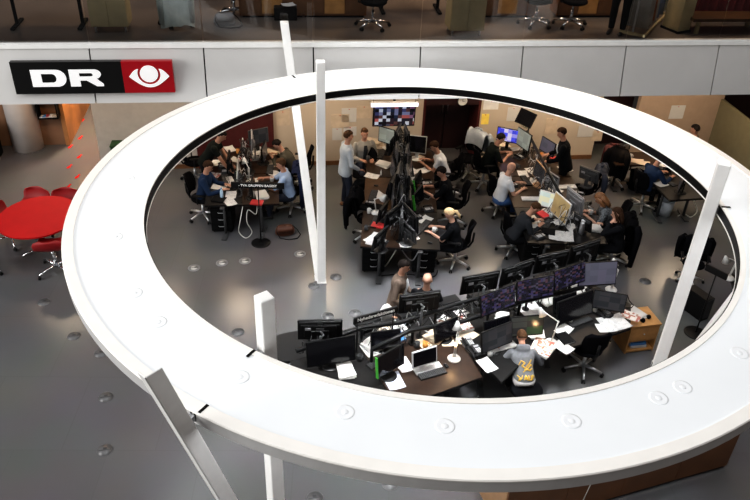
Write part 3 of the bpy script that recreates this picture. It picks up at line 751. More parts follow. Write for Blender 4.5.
# ------------------------------------------------------------------ the setting
def floor_mat():
    m = bpy.data.materials.new('polished_grey_floor'); m.use_nodes = True; nt = m.node_tree; b = nt.nodes['Principled BSDF']
    tc = nt.nodes.new('ShaderNodeTexCoord'); n = nt.nodes.new('ShaderNodeTexNoise'); n.inputs['Scale'].default_value = .8; n.inputs['Detail'].default_value = 5
    mp = nt.nodes.new('ShaderNodeMapping'); mp.inputs['Rotation'].default_value = (0, 0, -.05)
    nt.links.new(tc.outputs['Object'], n.inputs['Vector']); nt.links.new(tc.outputs['Object'], mp.inputs['Vector'])
    br = nt.nodes.new('ShaderNodeTexBrick'); br.inputs['Scale'].default_value = .62; br.inputs['Mortar Size'].default_value = .004; br.inputs['Brick Width'].default_value = .8; br.inputs['Row Height'].default_value = .9
    br.inputs['Color1'].default_value = (.106, .106, .110, 1); br.inputs['Color2'].default_value = (.111, .112, .116, 1); br.inputs['Mortar'].default_value = (.101, .102, .104, 1)
    nt.links.new(mp.outputs['Vector'], br.inputs['Vector'])
    mx = nt.nodes.new('ShaderNodeMixRGB'); mx.blend_type = 'MULTIPLY'; mx.inputs['Fac'].default_value = .25
    nt.links.new(br.outputs['Color'], mx.inputs['Color1']); nt.links.new(n.outputs['Color'], mx.inputs['Color2'])
    nt.links.new(mx.outputs['Color'], b.inputs['Base Color']); b.inputs['Roughness'].default_value = .27; b.inputs['Specular IOR Level'].default_value = .62
    return m
f = MB(); f.box((0, 9, -.05), (40, 36, .1)); struct(f.build('floor', floor_mat()))
FASC = mat('fascia_panel', (.62, .612, .60), .5, var=.03, scale=1.5)
# slab edge: leaning metal panels with dark joints and a white cap
tr = struct(empty('trim_1')); JO = [-9.5, -6.8, -4.93, -3.07, -1.22, .65, 2.5, 4.42, 6.21, 8.1, 10]
for a0, a1 in zip(JO[:-1], JO[1:]):
    p = MB(); q = [BF(a, b_, z) for a in (a0 + .012, a1 - .012) for b_, z in ((-.18, 3.03), (.0, 3.93), (.08, 3.93), (-.10, 3.03))]
    p.add(q, [(0, 1, 2, 3), (7, 6, 5, 4), (0, 4, 5, 1), (1, 5, 6, 2), (2, 6, 7, 3), (3, 7, 4, 0)]); struct(p.build('panel', FASC, tr))
bk = MB(); q = [BF(a, b_, z) for a in (-9.5, 10) for b_, z in ((-.12, 3.04), (.05, 3.92), (.12, 3.92), (-.04, 3.04))]
bk.add(q, [(0, 1, 2, 3), (7, 6, 5, 4), (0, 4, 5, 1), (1, 5, 6, 2), (2, 6, 7, 3), (3, 7, 4, 0)]); struct(bk.build('backing', K['black_matte'], tr))
cp = MB(); cp.add([BF(a, b_, z) for a in (-9.5, 10) for b_, z in ((-.02, 3.93), (-.01, 4.0), (.14, 4.0), (.14, 3.93))], [(0, 1, 2, 3), (7, 6, 5, 4), (0, 4, 5, 1), (1, 5, 6, 2), (2, 6, 7, 3), (3, 7, 4, 0)]); struct(cp.build('cap', K['white_paint'], tr))
sl = MB(); sl.add([BF(a, b_, z) for a in (-9.5, 10) for b_, z in ((-.04, 3.06), (.10, 3.99), (7.5, 3.99), (7.5, 3.06))], [(0, 1, 2, 3), (7, 6, 5, 4), (0, 4, 5, 1), (1, 5, 6, 2), (2, 6, 7, 3), (3, 7, 4, 0)])
o = struct(sl.build('ceiling', mat('slab_grey', (.10, .10, .105), .4, var=.1, scale=1)))
UF = mat('upper_floor_grey', (.10, .085, .075), .3, var=.15, scale=1)
uf = MB(); uf.add([BF(a, b_, z) for a in (-9.5, 10) for b_, z in ((.14, 3.992), (.14, 4.0), (7.5, 4.0), (7.5, 3.992))], [(0, 1, 2, 3), (7, 6, 5, 4), (0, 4, 5, 1), (1, 5, 6, 2), (2, 6, 7, 3), (3, 7, 4, 0)]); struct(uf.build('floor.001', UF))
uw = MB(); uw.box(BF(0, 5.4, 5.6), (20, .2, 3.2), rz=BA); struct(uw.build('wall_upper', mat('upper_wall_brown', (.11, .055, .028), .6, var=.5, scale=.9)))
# glass balustrade
gm = bpy.data.materials.new('balustrade_glass'); gm.use_nodes = True; nt = gm.node_tree; nt.nodes.clear()
ou = nt.nodes.new('ShaderNodeOutputMaterial'); mx = nt.nodes.new('ShaderNodeMixShader'); tb = nt.nodes.new('ShaderNodeBsdfTransparent'); gl = nt.nodes.new('ShaderNodeBsdfGlossy'); gl.inputs['Roughness'].default_value = .03
tb.inputs['Color'].default_value = (.86, .87, .88, 1); fr = nt.nodes.new('ShaderNodeFresnel'); fr.inputs['IOR'].default_value = 1.45
nt.links.new(fr.outputs['Fac'], mx.inputs['Fac']); nt.links.new(tb.outputs['BSDF'], mx.inputs[1]); nt.links.new(gl.outputs['BSDF'], mx.inputs[2]); nt.links.new(mx.outputs['Shader'], ou.inputs['Surface'])
w1 = struct(empty('window_1'))
for a0, a1 in zip(JO[:-1], JO[1:]):
    g = MB(); g.box(BF((a0 + a1) / 2, .09, 4.56), (a1 - a0 - .02, .014, 1.12), rz=BA); struct(g.build('pane', gm, w1))
# ground-floor back wall with its openings
WALL = mat('beige_wall', (.47, .40, .32), .7, var=.05, scale=.8)
def wall(name, a0, a1, m, b_=3.19, z1=3.06, th=.15):
    w = MB(); w.box(BF((a0 + a1) / 2, b_ + th / 2, z1 / 2), (a1 - a0, th, z1), rz=BA); return struct(w.build(name, m))
wall('wall_back', -1.98, 1.44, WALL); wall('wall_back.001', 2.80, 5.72, WALL); wall('wall_back.002', 6.66, 8.76, mat('tan_wall', (.36, .27, .20), .7, var=.05))
wall('wall_left', -5.88, -1.98, mat('pale_grey_wall', (.40, .38, .36), .7, var=.05)); wall('wall_red', -3.72, -1.98, K['red_wall'], b_=3.10, th=.09)
wall('wall_recess', 1.2, 3.0, K['maroon'], b_=4.2); wall('wall_recess.001', 5.5, 6.9, K['maroon'], b_=4.0); wall('wall_recess.002', 8.6, 10.5, K['maroon'], b_=4.2)
for i, a in enumerate((1.44, 2.80)):
    w = MB(); w.box(BF(a + (.03 if i == 0 else -.03), 3.70, 1.53), (.06, 1.0, 3.06), rz=BA); struct(w.build('wall_jamb', K['red_wall']))
dd = struct(empty('door_1', BF(2.12, 3.95, 0), BA))
for s_ in (-1, 1):
    d_ = MB(); d_.box((s_ * .31, 0, 1.2), (.60, .05, 2.4), bev=.01); lf = struct(d_.build('door_leaf', K['maroon'], dd))
    hd_ = MB(); hd_.tube([(s_ * .06, -.03, .95), (s_ * .06, -.07, .95), (s_ * .06, -.07, 1.25), (s_ * .06, -.03, 1.25)], .012, 8); struct(hd_.build('door_handle', K['silver'], lf))
cl = put('clock', lambda: mk_clock(), BF(2.28, 2.9, 1.56) , BH, 'small round white clock over the dark doorway', 'clock') if False else None
for nm, a0, a1 in (('baseboard_left', -5.88, -3.72), ('baseboard_middle', -1.98, 1.44), ('baseboard_right', 2.80, 5.72)):
    w = MB(); w.box(BF((a0 + a1) / 2, 3.175, .05), (a1 - a0, .03, .10), rz=BA); struct(w.build(nm, K['door_wood']))
# alcove and lit corridor on the far left
wall('wall_alcove', -9.6, -6.95, mat('brown_alcove', (.22, .12, .07), .6, var=.25, scale=1.2), b_=4.55)
w = MB(); w.box(BF(-6.9, 6.3, 1.53), (.10, 3.6, 3.06), rz=BA); struct(w.build('wall_corridor', mat('corridor_orange_lit', (.40, .19, .07), .5, var=.3, scale=1.5)))  # orange lamplight of the corridor is put into this wall colour
w = MB(); w.box(BF(-5.84, 5.4, 1.53), (.10, 4.3, 3.06), rz=BA); struct(w.build('wall_corridor.001', K['wood_light']))
wall('wall_corridor.002', -7.0, -5.7, K['wood_brown'], b_=8.0)
w = MB(); w.box(BF(8.70, .55, .76), (.08, 5.2, 1.52), rz=BA); struct(w.build('wall_partition', mat('olive_partition', (.14, .125, .075), .6, var=.06)))
cl_ = MB(); cl_.cyl((-8.349, 16.135, 0.000), ((-8.349, 16.135, 0.000)[0], (-8.349, 16.135, 0.000)[1], 3.06), .34, seg=40); struct(cl_.build('column', mat('column_plaster', (.62, .58, .56), .6, var=.03)))
# ------------------------------------------------------------------ the light ring on its posts
RX, RY, RO_, RI_, RZ = .757, 8.282, 4.437, 3.556, 3.63
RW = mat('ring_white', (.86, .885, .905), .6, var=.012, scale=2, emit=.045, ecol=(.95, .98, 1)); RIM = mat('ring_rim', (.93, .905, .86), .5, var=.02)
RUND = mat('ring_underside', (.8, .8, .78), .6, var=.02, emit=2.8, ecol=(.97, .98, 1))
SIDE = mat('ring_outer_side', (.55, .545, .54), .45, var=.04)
def annulus(prof, seg=160, a0=0, a1=360):
    b = MB(); b_v = []; n = len(prof)
    for i in range(seg):
        t = R(a0 + (a1 - a0) * i / seg)
        for r, z in prof: b_v.append((r * math.cos(t), r * math.sin(t), z))
    fs = []
    for i in range(seg):
        j = (i + 1) % seg
        for q in range(n):
            w = (q + 1) % n; fs.append((i * n + q, j * n + q, j * n + w, i * n + w))
    b.add(b_v, fs, True); return b
ring = tag(empty('light_ring', (RX, RY, 0)), 'large white ring of light hanging on six posts over the newsroom', 'light ring')
def shade_flat_rings(o):
    for p in o.data.polygons: p.use_smooth = False
    return o
shade_flat_rings(annulus([(RI_ + .06, RZ - .012), (RO_ - .12, RZ - .012), (RO_ - .12, RZ - .03), (RI_ + .06, RZ - .03)]).build('top_panel', RW, ring))
shade_flat_rings(annulus([(RI_, RZ), (RI_ + .06, RZ), (RI_ + .06, RZ - .135), (RI_ + .004, RZ - .135)]).build('inner_rim', [RIM], ring))
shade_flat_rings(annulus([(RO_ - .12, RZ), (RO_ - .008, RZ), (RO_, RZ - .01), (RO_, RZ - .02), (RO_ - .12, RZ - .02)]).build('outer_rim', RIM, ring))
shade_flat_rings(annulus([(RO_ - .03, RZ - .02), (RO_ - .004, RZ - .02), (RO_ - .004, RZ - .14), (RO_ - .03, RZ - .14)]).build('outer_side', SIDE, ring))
shade_flat_rings(annulus([(RI_ - .003, RZ - .012), (RI_ - .012, RZ - .012), (RI_ - .012, RZ - .118), (RI_ - .003, RZ - .118)]).build('inner_band', K['black_plastic'], ring))
shade_flat_rings(annulus([(RI_ - .016, RZ - .118), (RI_ + .06, RZ - .118), (RI_ + .06, RZ - .135), (RI_ - .016, RZ - .135)]).build('lower_trim', RIM, ring))
shade_flat_rings(annulus([(RI_ + .06, RZ - .125), (RO_ - .03, RZ - .125), (RO_ - .03, RZ - .135), (RI_ + .06, RZ - .135)]).build('diffuser', RUND, ring))
DLM = mat('downlight_grey', (.86, .88, .90), .6, var=.02, emit=.04, ecol=(.95, .98, 1))
dl = None
for x, y, _ in ((-2.046, 5.580, 3.630), (-2.402, 6.015, 3.630), (-2.903, 7.015, 3.630), (-0.194, 4.514, 3.630), (0.642, 4.405, 3.630), (1.717, 4.523, 3.630), (2.542, 4.842, 3.630), (2.800, 4.994, 3.630), (3.498, 5.493, 3.630), (-3.152, 8.347, 3.630), (-2.652, 10.238, 3.630), (1.451, 12.317, 3.630), (2.933, 11.863, 3.630), (3.766, 10.910, 3.630), (-1.140, 4.879, 3.630), (4.281, 9.392, 3.630)):
    if dl is None:
        b = MB(); b.lathe([(.085, 0), (.085, .0015), (.07, .002), (.055, .0015), (.05, .001), (0, .001)], seg=28); dl = b.build('downlight', DLM, ring); o = dl
        c = MB(); c.lathe([(.03, .001), (.026, .003), (0, .0035)], seg=16); c.build('lens', DLM, dl)
    else: o = copy_tree(dl, ring)
    o.location = (x - RX, y - RY, RZ - .012)
def post(a, lean, ztop, label, dr=0, w=.15, open_top=False):
    ca, sa = math.cos(R(a)), math.sin(R(a)); r0 = RI_ - .115 + (.10 if lean else 0)
    bx, by = RX + r0 * ca, RY + r0 * sa
    t = tag(empty('support_post', (bx, by, 0)), label, 'post', 'white posts carrying the light ring')
    k_ = lean / 3.63
    def ringp(z, h): 
        c = V((k_ * z * ca, k_ * z * sa, z)); ur = V((math.cos(R(a - 21.4)), math.sin(R(a - 21.4)), 0)); ut = V((-ur.y, ur.x, 0))
        return [c + ur * h * i + ut * h * j for i, j in ((-1, -1), (1, -1), (1, 1), (-1, 1))]
    b = MB(); v = ringp(.0, w / 2) + ringp(ztop, w / 2 * .92)
    if open_top:
        b = MB(); pl = lambda z, d0, d1, th: None
        d1, d2 = V((.64, .768, 0)), V((-.768, .64, 0)); ax = lambda z: V((k_ * z * ca, k_ * z * sa, z)) - d1 * .06 - d2 * .04
        for da, db, wd_ in ((d1, d2, .155), (d2, d1, .11)):
            vv = [ax(z) + da * i * wd_ + db * j * .012 for z in (0, ztop) for i, j in ((0, 0), (1, 0), (1, 1), (0, 1))]
            b.add(vv, [(0, 3, 2, 1), (4, 5, 6, 7), (0, 1, 5, 4), (1, 2, 6, 5), (2, 3, 7, 6), (3, 0, 4, 7)])
    else: b.add(v, [(0, 3, 2, 1), (4, 5, 6, 7), (0, 1, 5, 4), (1, 2, 6, 5), (2, 3, 7, 6), (3, 0, 4, 7)])
    sh = b.build('shaft', K['post_white'], t)
    sh.modifiers.new('b', 'BEVEL').width = .008
    sl_ = MB(); rm = (RI_ + .055 if not lean else RO_ - .07) - r0 ; tq = V((-sa, ca, 0)) * (-.05 if not lean else .06)
    sl_.box(V((ca, sa, 0)) * rm + tq + V((0, 0, RZ + .001)), (.11, .028, .006), rz=R(a)); sl_.build('slot', K['black_matte'], t)
    rr = V((k_ * 3.56 * ca, k_ * 3.56 * sa, 3.56)); s_ = -1 if lean else 1
    br = MB(); br.box(rr + V((ca, sa, 0)) * s_ * .10, (.16, .05, .07), rz=R(a), bev=.004); bo_ = br.build('bracket', K['silver'], t)
    ft = MB(); ft.box((0, 0, .01), (w + .02, w + .02, .02), rz=R(a - 21.4)); ft.build('base_plate', K['post_white'], t)
    bt = MB()
    for q in (-1, 1): bt.cyl(rr + V((ca, sa, 0)) * s_ * .14 + V((-sa, ca, 0)) * q * .02 + V((0, 0, -.04)), rr + V((ca, sa, 0)) * s_ * .14 + V((-sa, ca, 0)) * q * .02 + V((0, 0, .05)), .010, seg=8)
    bt.build('bolt', K['black_plastic'], bo_)
    return t
post(120, 0, 4.20, 'upright white post inside the far left of the ring')
post(120, 1.08, 4.40, 'outward leaning white post at the far left of the ring')
post(240, 0, 4.20, 'upright white post with a square top inside the near left of the ring')
post(240, 1.05, 4.36, 'outward leaning post crossing the near left edge of the ring in the foreground', w=.16, open_top=True)
pc = post(0.5, 0, 4.22, 'upright white post with a small sticker on the right side of the ring', w=.165)
post(0.5, 1.08, 4.30, 'outward leaning white post under the right side of the ring')
st_ = MB(); st_.box((-.085, 0, .92), (.004, .10, .10)); so = st_.build('sticker', K['paper_grey'], pc)
mk_ = MB(); mk_.box((-.088, .02, .935), (.003, .03, .03)); mk_.box((-.088, -.022, .93), (.003, .022, .04)); mk_.box((-.088, 0, .893), (.003, .08, .02)); mk_.build('symbols', K['black_plastic'], so)

# ------------------------------------------------------------------ the big sign on the slab edge
sg = tag(empty('wall_sign', BF(-4.80, 0, 3.50), BA), 'black and red sign with white DR lettering and an eye emblem on the slab edge', 'sign')
sg.scale = (.955, 1, .94)
SM = Matrix.Translation((0, -.17, 0)) @ Matrix.Rotation(0, 4, 'X')
def sgbox(x0, x1, m, name):
    b = MB(); b.box(((x0 + x1) / 2, -.17, 0), (x1 - x0, .10, .585), bev=.004); return b.build(name, m, sg)
A0, A1, A2 = -6.235 + 4.8, -4.395 + 4.8, -3.53 + 4.8
sgbox(A0, A1, mat('sign_black', (.004, .004, .004), .35), 'black_field'); sgbox(A1, A2, mat('sign_red', (.40, .004, .012), .35, var=.03), 'red_field')
LM = Matrix.Translation((0, -.224, 0)) @ Matrix.Rotation(R(90), 4, 'X'); LW = mat('sign_white', (.9, .9, .9), .4, emit=.25, ecol=(1, 1, 1), var=.01)
lx, lh = A0 + .31, .155
D = [(lx, -lh), (lx, lh), (lx + .30, lh)] + arc(lx + .42, 0, .16, 88, -88, 14, lh)[0:] + [(lx + .30, -lh)]
Dh = [(lx + .17, -lh * .52), (lx + .17, lh * .52), (lx + .32, lh * .52)] + arc(lx + .345, 0, .07, 85, -85, 8, lh * .52) + [(lx + .32, -lh * .52)]
fill_mesh([D, Dh], .006, LW, 'letter_d', sg, LM)
x2 = lx + .635
Rr = [(x2, -lh), (x2, lh), (x2 + .36, lh)] + arc(x2 + .43, lh * .46, .105, 85, -75, 10, lh * .54) + [(x2 + .46, -lh * .16), (x2 + .555, -lh * .72), (x2 + .555, -lh), (x2 + .44, -lh), (x2 + .28, -lh * .30), (x2 + .17, -lh * .30), (x2 + .17, -lh)]
Rh = [(x2 + .17, lh * .18), (x2 + .17, lh * .58), (x2 + .35, lh * .58)] + arc(x2 + .36, lh * .38, .035, 80, -80, 6, lh * .2) + [(x2 + .35, lh * .18)]
fill_mesh([Rr, Rh], .006, LW, 'letter_r', sg, LM)
ex, ey = (A1 + A2) / 2 + .02, .015
top_arc = arc(ex, ey - .36, .48, 142, 118, 6) ; top_arc2 = arc(ex, ey - .36, .48, 62, 38, 6)
lens = [(ex - .345, ey + .0)] + [(ex - .345 + .165 * i / 6, ey + .14 * math.sin(math.pi / 2 * i / 6)) for i in range(1, 6)] + arc(ex, ey + .05, .195, 152, 388, 22)[0:] + [(ex + .18 + .165 * i / 6, ey + .14 * math.cos(math.pi / 2 * i / 6)) for i in range(1, 7)] + [(ex + .345 - .69 * i / 16, ey - .20 * math.sin(math.pi * i / 16)) for i in range(1, 16)]
fill_mesh([lens], .006, LW, 'eye_outline', sg, LM); fill_mesh([arc(ex, ey + .05, .155, 0, 348, 29)], .006, LW, 'eye_iris', sg, LM)

# ------------------------------------------------------------------ television and light bar under the slab, clock, sheets on the wall
tv = tag(empty('television', BF(.605, 2.2, 1.68), BA), 'large wall television showing a mosaic of pictures above the middle desk island', 'television')
b = MB(); b.box((0, 0, 0), (.92, .06, .54), bev=.008, rx=R(6)); b.build('casing', K['black_plastic'], tv); b = MB(); b.box((0, -.032, 0), (.87, .004, .49), rx=R(6)); b.build('screen', SCR['tv'], tv)
b = MB(); b.cyl((0, .05, .1), (0, .05, 1.36), .03); b.box((0, .04, 0), (.3, .04, .3)); b.build('ceiling_bracket', K['black_matte'], tv)
lb = tag(empty('light_bar', BF(.575, 2.05, 1.985), BA), 'lit white light bar hanging above the television', 'lamp')
b = MB(); b.box((0, 0, .02), (1.02, .12, .05), bev=.006); b.build('housing', K['light_grey'], lb); b = MB(); b.box((0, -.064, .005), (1.0, .012, .075)); b.build('diffuser', K['tube_glow'], lb)
b = MB(); [b.cyl((x, 0, .04), (x, 0, 1.06), .006, seg=6) for x in (-.45, .45)]; b.build('suspension_rod', K['black_plastic'], lb)
ck = tag(empty('wall_clock', BF(2.33, 3.16, 1.565), BA), 'small round white clock above the dark double door', 'clock')
b = MB(); b.lathe([(.10, 0), (.11, .02), (.095, .035), (.09, .03), (0, .03)], seg=24, mtx=Matrix.Rotation(R(90), 4, 'X')); b.build('case', K['white_plastic'], ck); b = MB(); b.box((.02, -.034, .0), (.05, .004, .008)); b.box((0, -.034, .025), (.008, .004, .06)); b.build('hand', K['black_plastic'], ck)
b = MB(); b.box((0, .03, .02), (1.28, .05, .26)); o = b.build('lintel', K['maroon']); o.location = BF(2.12, 3.2, 1.56); o.rotation_euler = (0, 0, BA); struct(o)
def wsheet(a, b_, z, w, h, m, label, group='sheets of paper pinned to the back wall', name='wall_notice', cat='notice'):
    q = MB(); q.box((0, -.006, 0), (w, .008, h)); t = tag(empty(name, BF(a, b_, z), BA), label, cat, group); q.build('sheet', PRINT if m == 'print' else K[m], t)
    p = MB(); p.ball((0, -.014, h * .42), .012, 8, 5); p.build('pin', K['red_cover'], t)
wsheet(-1.761, 3.190, 1.201, .30, .36, 'paper_warm', 'framed pale notice on the beige wall right of the dark red panel')
wsheet(-0.472, 3.190, 1.104, .42, .34, 'paper_warm', 'wide cream sheet left of the television, above the grey-shirted man')
wsheet(-0.268, 3.190, 1.248, .34, .34, 'paper', 'cream sheet beside the wide sheet left of the television')
wsheet(0.073, 3.190, 1.316, .34, .30, 'paper_warm', 'topmost tilted cream sheet next to the television')
wsheet(-0.538, 3.190, 0.782, .22, .30, 'paper', 'small sheet low on the wall behind the grey-shirted man')
wsheet(-0.238, 3.190, 0.851, .30, .22, 'print', 'low sheet between the two standing men by the television')
wsheet(2.924, 3.190, 1.093, .18, .26, 'yellow_note', 'yellow notice on the wall right of the dark doorway')
wsheet(3.024, 3.190, 1.441, .36, .22, 'paper_grey', 'grey sheet high on the wall right of the dark doorway')
wsheet(3.581, 3.190, 1.207, .28, .34, 'paper', 'pale sheet on the wall above the blue screen')
wsheet(3.887, 3.190, 1.101, .20, .26, 'print', 'small pale sheet behind the tall dark monitor')
wsheet(4.558, 3.190, 0.884, .28, .40, 'paper_warm', 'tall cream sheet left of the man in the dark suit')
wsheet(5.455, 3.190, 0.736, .40, .30, 'paper', 'wide pale sheet right of the man in the dark suit')
wsheet(5.760, 3.190, 0.598, .26, .26, 'paper_warm', 'small cream sheet at the right end of the wall notices')
wsheet(7.646, 3.190, 1.190, .36, .34, 'paper', 'single pale sheet on the tan wall at the far right')
sk = tag(empty('speaker', BF(*[0.249, 2.900, 1.198][0][0:3])), 'small black loudspeaker beside the television', 'speaker') if False else None

# ------------------------------------------------------------------ panelled wooden counter below the ring
ux, uy = .939, .344; wx, wy = 1.76, 6.035; L = 3.52; dp = .75; hh = .98
cn = tag(empty('reception_counter', (wx, wy, 0), math.atan2(uy, ux)), 'brown wood panelled counter under the near right side of the light ring', 'counter')
for i in range(4):
    b = MB(); b.box((L * (i + .5) / 4, .012, hh / 2 + .03), (L / 4 - .006, .024, hh - .06), bev=.003); b.build('front_panel', K['wood_brown'], cn)
b = MB(); b.box((.012, dp / 2 + .012, hh / 2), (.024, dp - .03, hh)); b.build('side_panel', K['wood_light'], cn); b = MB(); b.box((L - .012, dp / 2 + .012, hh / 2), (.024, dp - .03, hh)); b.build('side_panel', K['wood_brown'], cn)
b = MB(); b.box((L / 2, dp / 2, hh + .015), (L + .02, dp + .02, .03), bev=.004); b.build('counter_top', K['wood_brown'], cn); b = MB(); b.box((L / 2, .05, .015), (L - .04, .03, .03)); b.build('plinth', K['black_matte'], cn)
b = MB(); b.tube([(1.25, -.003, .96), (1.22, -.006, .6), (1.16, -.006, .2), (1.15, -.006, .01)], .006, 5); tag(b.build('cable', K['cable_white']), 'thin white cable hanging down the front of the wooden counter', 'cable').parent = None
bpy.data.objects['cable'].location = (wx, wy, 0) if 'cable' in bpy.data.objects else (0, 0, 0); bpy.data.objects['cable'].rotation_euler = (0, 0, math.atan2(uy, ux))

# ------------------------------------------------------------------ red meeting table and shell chairs on the left
tb = tag(empty('meeting_table', (-6.32, 11.93, 0)), 'oval red meeting table on the grey floor left of the light ring', 'table')
b = MB(); n = 40; b.prism([(.72 * math.cos(i * 2 * math.pi / n), .76 * math.sin(i * 2 * math.pi / n)) for i in range(n)], .70, .73); o = b.build('tabletop', K['red_top'], tb)
b = MB(); b.cyl((0, 0, .06), (0, 0, .70), .05, seg=16); b.build('column', K['chrome'], tb); 
for i in range(4):
    a = R(45 + 90 * i); b = MB(); b.tube([(0, 0, .08), (.24 * math.cos(a), .24 * math.sin(a), .06), (.46 * math.cos(a), .46 * math.sin(a), .02)], [.03, .025, .018], 8); b.build('leg', K['chrome'], tb)
def mk_shell():
    t = empty('shell_chair'); vs = []; fs = []; nu, nv = 14, 9
    prof = [(.24, .43), (.21, .455), (.10, .45), (-.04, .44), (-.15, .46), (-.205, .52), (-.225, .58), (-.235, .63), (-.24, .665)]
    wd = [.17, .20, .22, .225, .23, .225, .23, .205, .12]
    for lay in (0, .014):
        for j, (y, z) in enumerate(prof):
            for i in range(nu + 1):
                x = -1 + 2 * i / nu; c = .05 * x * x
                vs.append((x * wd[j], y + (c if j > 4 else 0) - (lay if j > 4 else 0), z + (c * .6 if j <= 4 else 0) - (lay if j <= 4 else 0)))
    N = (nu + 1) * nv
    for j in range(nv - 1):
        for i in range(nu):
            a = j * (nu + 1) + i; fs += [(a, a + 1, a + nu + 2, a + nu + 1), (N + a, N + a + nu + 1, N + a + nu + 2, N + a + 1)]
    e = list(range(nu + 1)) + [j * (nu + 1) + nu for j in range(1, nv)] + [(nv - 1) * (nu + 1) + i for i in range(nu - 1, -1, -1)] + [j * (nu + 1) for j in range(nv - 2, 0, -1)]
    for i in range(len(e)): a, c = e[i], e[(i + 1) % len(e)]; fs.append((a, N + a, N + c, c))
    b = MB(); b.add(vs, fs, True); b.build('seat_shell', K['red_fab'], t)
    g = MB(); g.cyl((0, 0, .10), (0, 0, .43), .022, seg=10); g.build('gas_lift', K['chrome'], t)
    for i in range(4):
        a = R(45 + 90 * i); l = MB(); l.tube([(0, 0, .11), (.18 * math.cos(a), .18 * math.sin(a), .10), (.31 * math.cos(a), .31 * math.sin(a), .07)], [.022, .017, .013], 8); lo = l.build('leg', K['chrome'], t)
        c = MB(); c.cyl((.31 * math.cos(a) - .015, .31 * math.sin(a), .028), (.31 * math.cos(a) + .015, .31 * math.sin(a), .028), .028, seg=10); c.cyl((.31 * math.cos(a), .31 * math.sin(a), .03), (.31 * math.cos(a), .31 * math.sin(a), .07), .01, seg=6); c.build('castor', K['black_plastic'], lo)
    return t
for (x, y, h, lab) in ((-6.74, 12.62, 172, 'red shell chair behind the far left of the red table'), (-6.12, 12.64, 188, 'red shell chair behind the far right of the red table, beside the light ring'), (-7.04, 12.12, -104, 'red shell chair at the left side of the red table'),
                       (-5.84, 11.24, 12, 'red shell chair at the near right of the red table, under the ring edge'), (-7.15, 11.02, -45, 'red shell chair at the near left of the red table, cut by the frame')):
    put('shell', mk_shell, (x, y, 0), h, lab, 'chair', 'red chairs around the meeting table', sc=1.2)
def mk_foot():
    b = MB(); o = [(.02 * math.cos(t_) * 2.0 * (1 + .25 * math.sin(t_)), .09 * math.sin(t_)) for t_ in [i * 2 * math.pi / 16 for i in range(16)]]
    b.prism(o, .001, .004); b.prism([(x * .8, -.125 + y * .35) for x, y in o], .001, .004); return b.build('footprint_sticker', mat('sticker_red', (.42, .008, .008), .9, spec=.05))
for i, (x, y, _) in enumerate(((-7.905, 18.504, 0.000), (-8.016, 18.296, 0.000), (-7.628, 17.704, 0.000), (-7.684, 17.216, 0.000), (-7.339, 16.730, 0.000), (-7.404, 16.227, 0.000), (-7.017, 15.737, 0.000), (-7.068, 15.229, 0.000), (-6.727, 14.780, 0.000), (-6.762, 14.319, 0.000))):
    put('foot', mk_foot, (x, y, 0), 172, 'red footprint sticker on the floor, number %s counted from the corridor to the table' % ['one', 'two', 'three', 'four', 'five', 'six', 'seven', 'eight', 'nine', 'ten'][i], 'sticker', 'red footprints on the floor', sc=.85)
# shelf, cabinet, cable coil and box in the left alcove
def mk_shelf():
    t = empty('wall_shelf'); b = MB(); b.box((0, 0, -.19), (.46, .24, .03)); b.box((0, 0, .19), (.46, .24, .03)); [b.box((x, 0, 0), (.03, .24, .36)) for x in (-.215, .215)]; b.build('frame', K['black_matte'], t); b = MB(); b.box((0, .11, 0), (.44, .02, .36)); b.build('back_panel', K['wood_brown'], t); return t
b = put('wshelf', mk_shelf, BF(*(-7.151, 4.360, 0.949)[0:3]) if False else BF(-7.16, 4.40, .98), BH, 'dark wall shelf with magazines right of the round column', 'shelf')
rs = random.Random(11)
for i in range(5):
    put('mags%d' % i, mk_book(['paper', 'blue_cover', 'red_cover', 'paper_grey', 'paper_warm'][i], .10, .16, .02), BF(-7.30 + .07 * i, 4.36, .81 + .004 * i), BH + rs.uniform(-8, 8), ['white', 'blue', 'red', 'grey', 'cream'][i] + ' magazine lying on the wall shelf by the column', 'magazine', 'magazines on the wall shelf')
cb = tag(empty('low_cabinet', BF(-8.75, 3.95, 0), BA), 'black equipment cabinet with an orange cushion at the left edge behind the column', 'cabinet')
b = MB(); b.box((0, 0, .40), (.9, .5, .80), bev=.01); b.build('body', K['black_matte'], cb)
for s_ in (-1, 1): b = MB(); b.box((s_ * .22, -.256, .40), (.42, .02, .72), bev=.004); d_ = b.build('door', K['black_plastic'], cb); h_ = MB(); h_.cyl((s_ * .04, -.275, .4), (s_ * .04, -.275, .55), .008, seg=6); h_.build('handle', K['silver'], d_)
cu = tag(empty('cushion', BF(-8.62, 3.9, .80), BA), 'orange cushion on the black cabinet at the left edge', 'cushion'); b = MB(); b.box((0, 0, .06), (.5, .36, .12), bev=.05); b.build('cover', K['orange'], cu); b = MB(); b.tube([(.25, .18, .06), (-.25, .18, .06), (-.25, -.18, .06), (.25, -.18, .06)], .008, 6, closed=True); b.build('piping', K['leather_brown'], cu)
tube_thing('cable', [BF(-8.5, 3.2, .02), BF(-8.1, 3.15, .25), BF(-8.02, 3.1, .48), BF(-8.3, 3.1, .55), BF(-8.7, 3.1, .4)], .022, 'mid_grey', 'thick grey cable looped at the left edge beside the column', 'cable')
gb = tag(empty('storage_box', BF(-5.32, 3.0, 0.0), BA), 'dark green storage box on a stand against the pale wall left of the ring', 'box'); b = MB(); b.box((0, 0, .60), (.46, .30, .24), bev=.01); b.build('body', K['dark_green'], gb); b = MB(); b.box((0, 0, .735), (.48, .32, .03), bev=.008); b.build('lid', K['dark_green'], gb); b = MB(); b.box((0, 0, .24), (.40, .24, .48)); b.build('stand', K['light_grey'], gb)

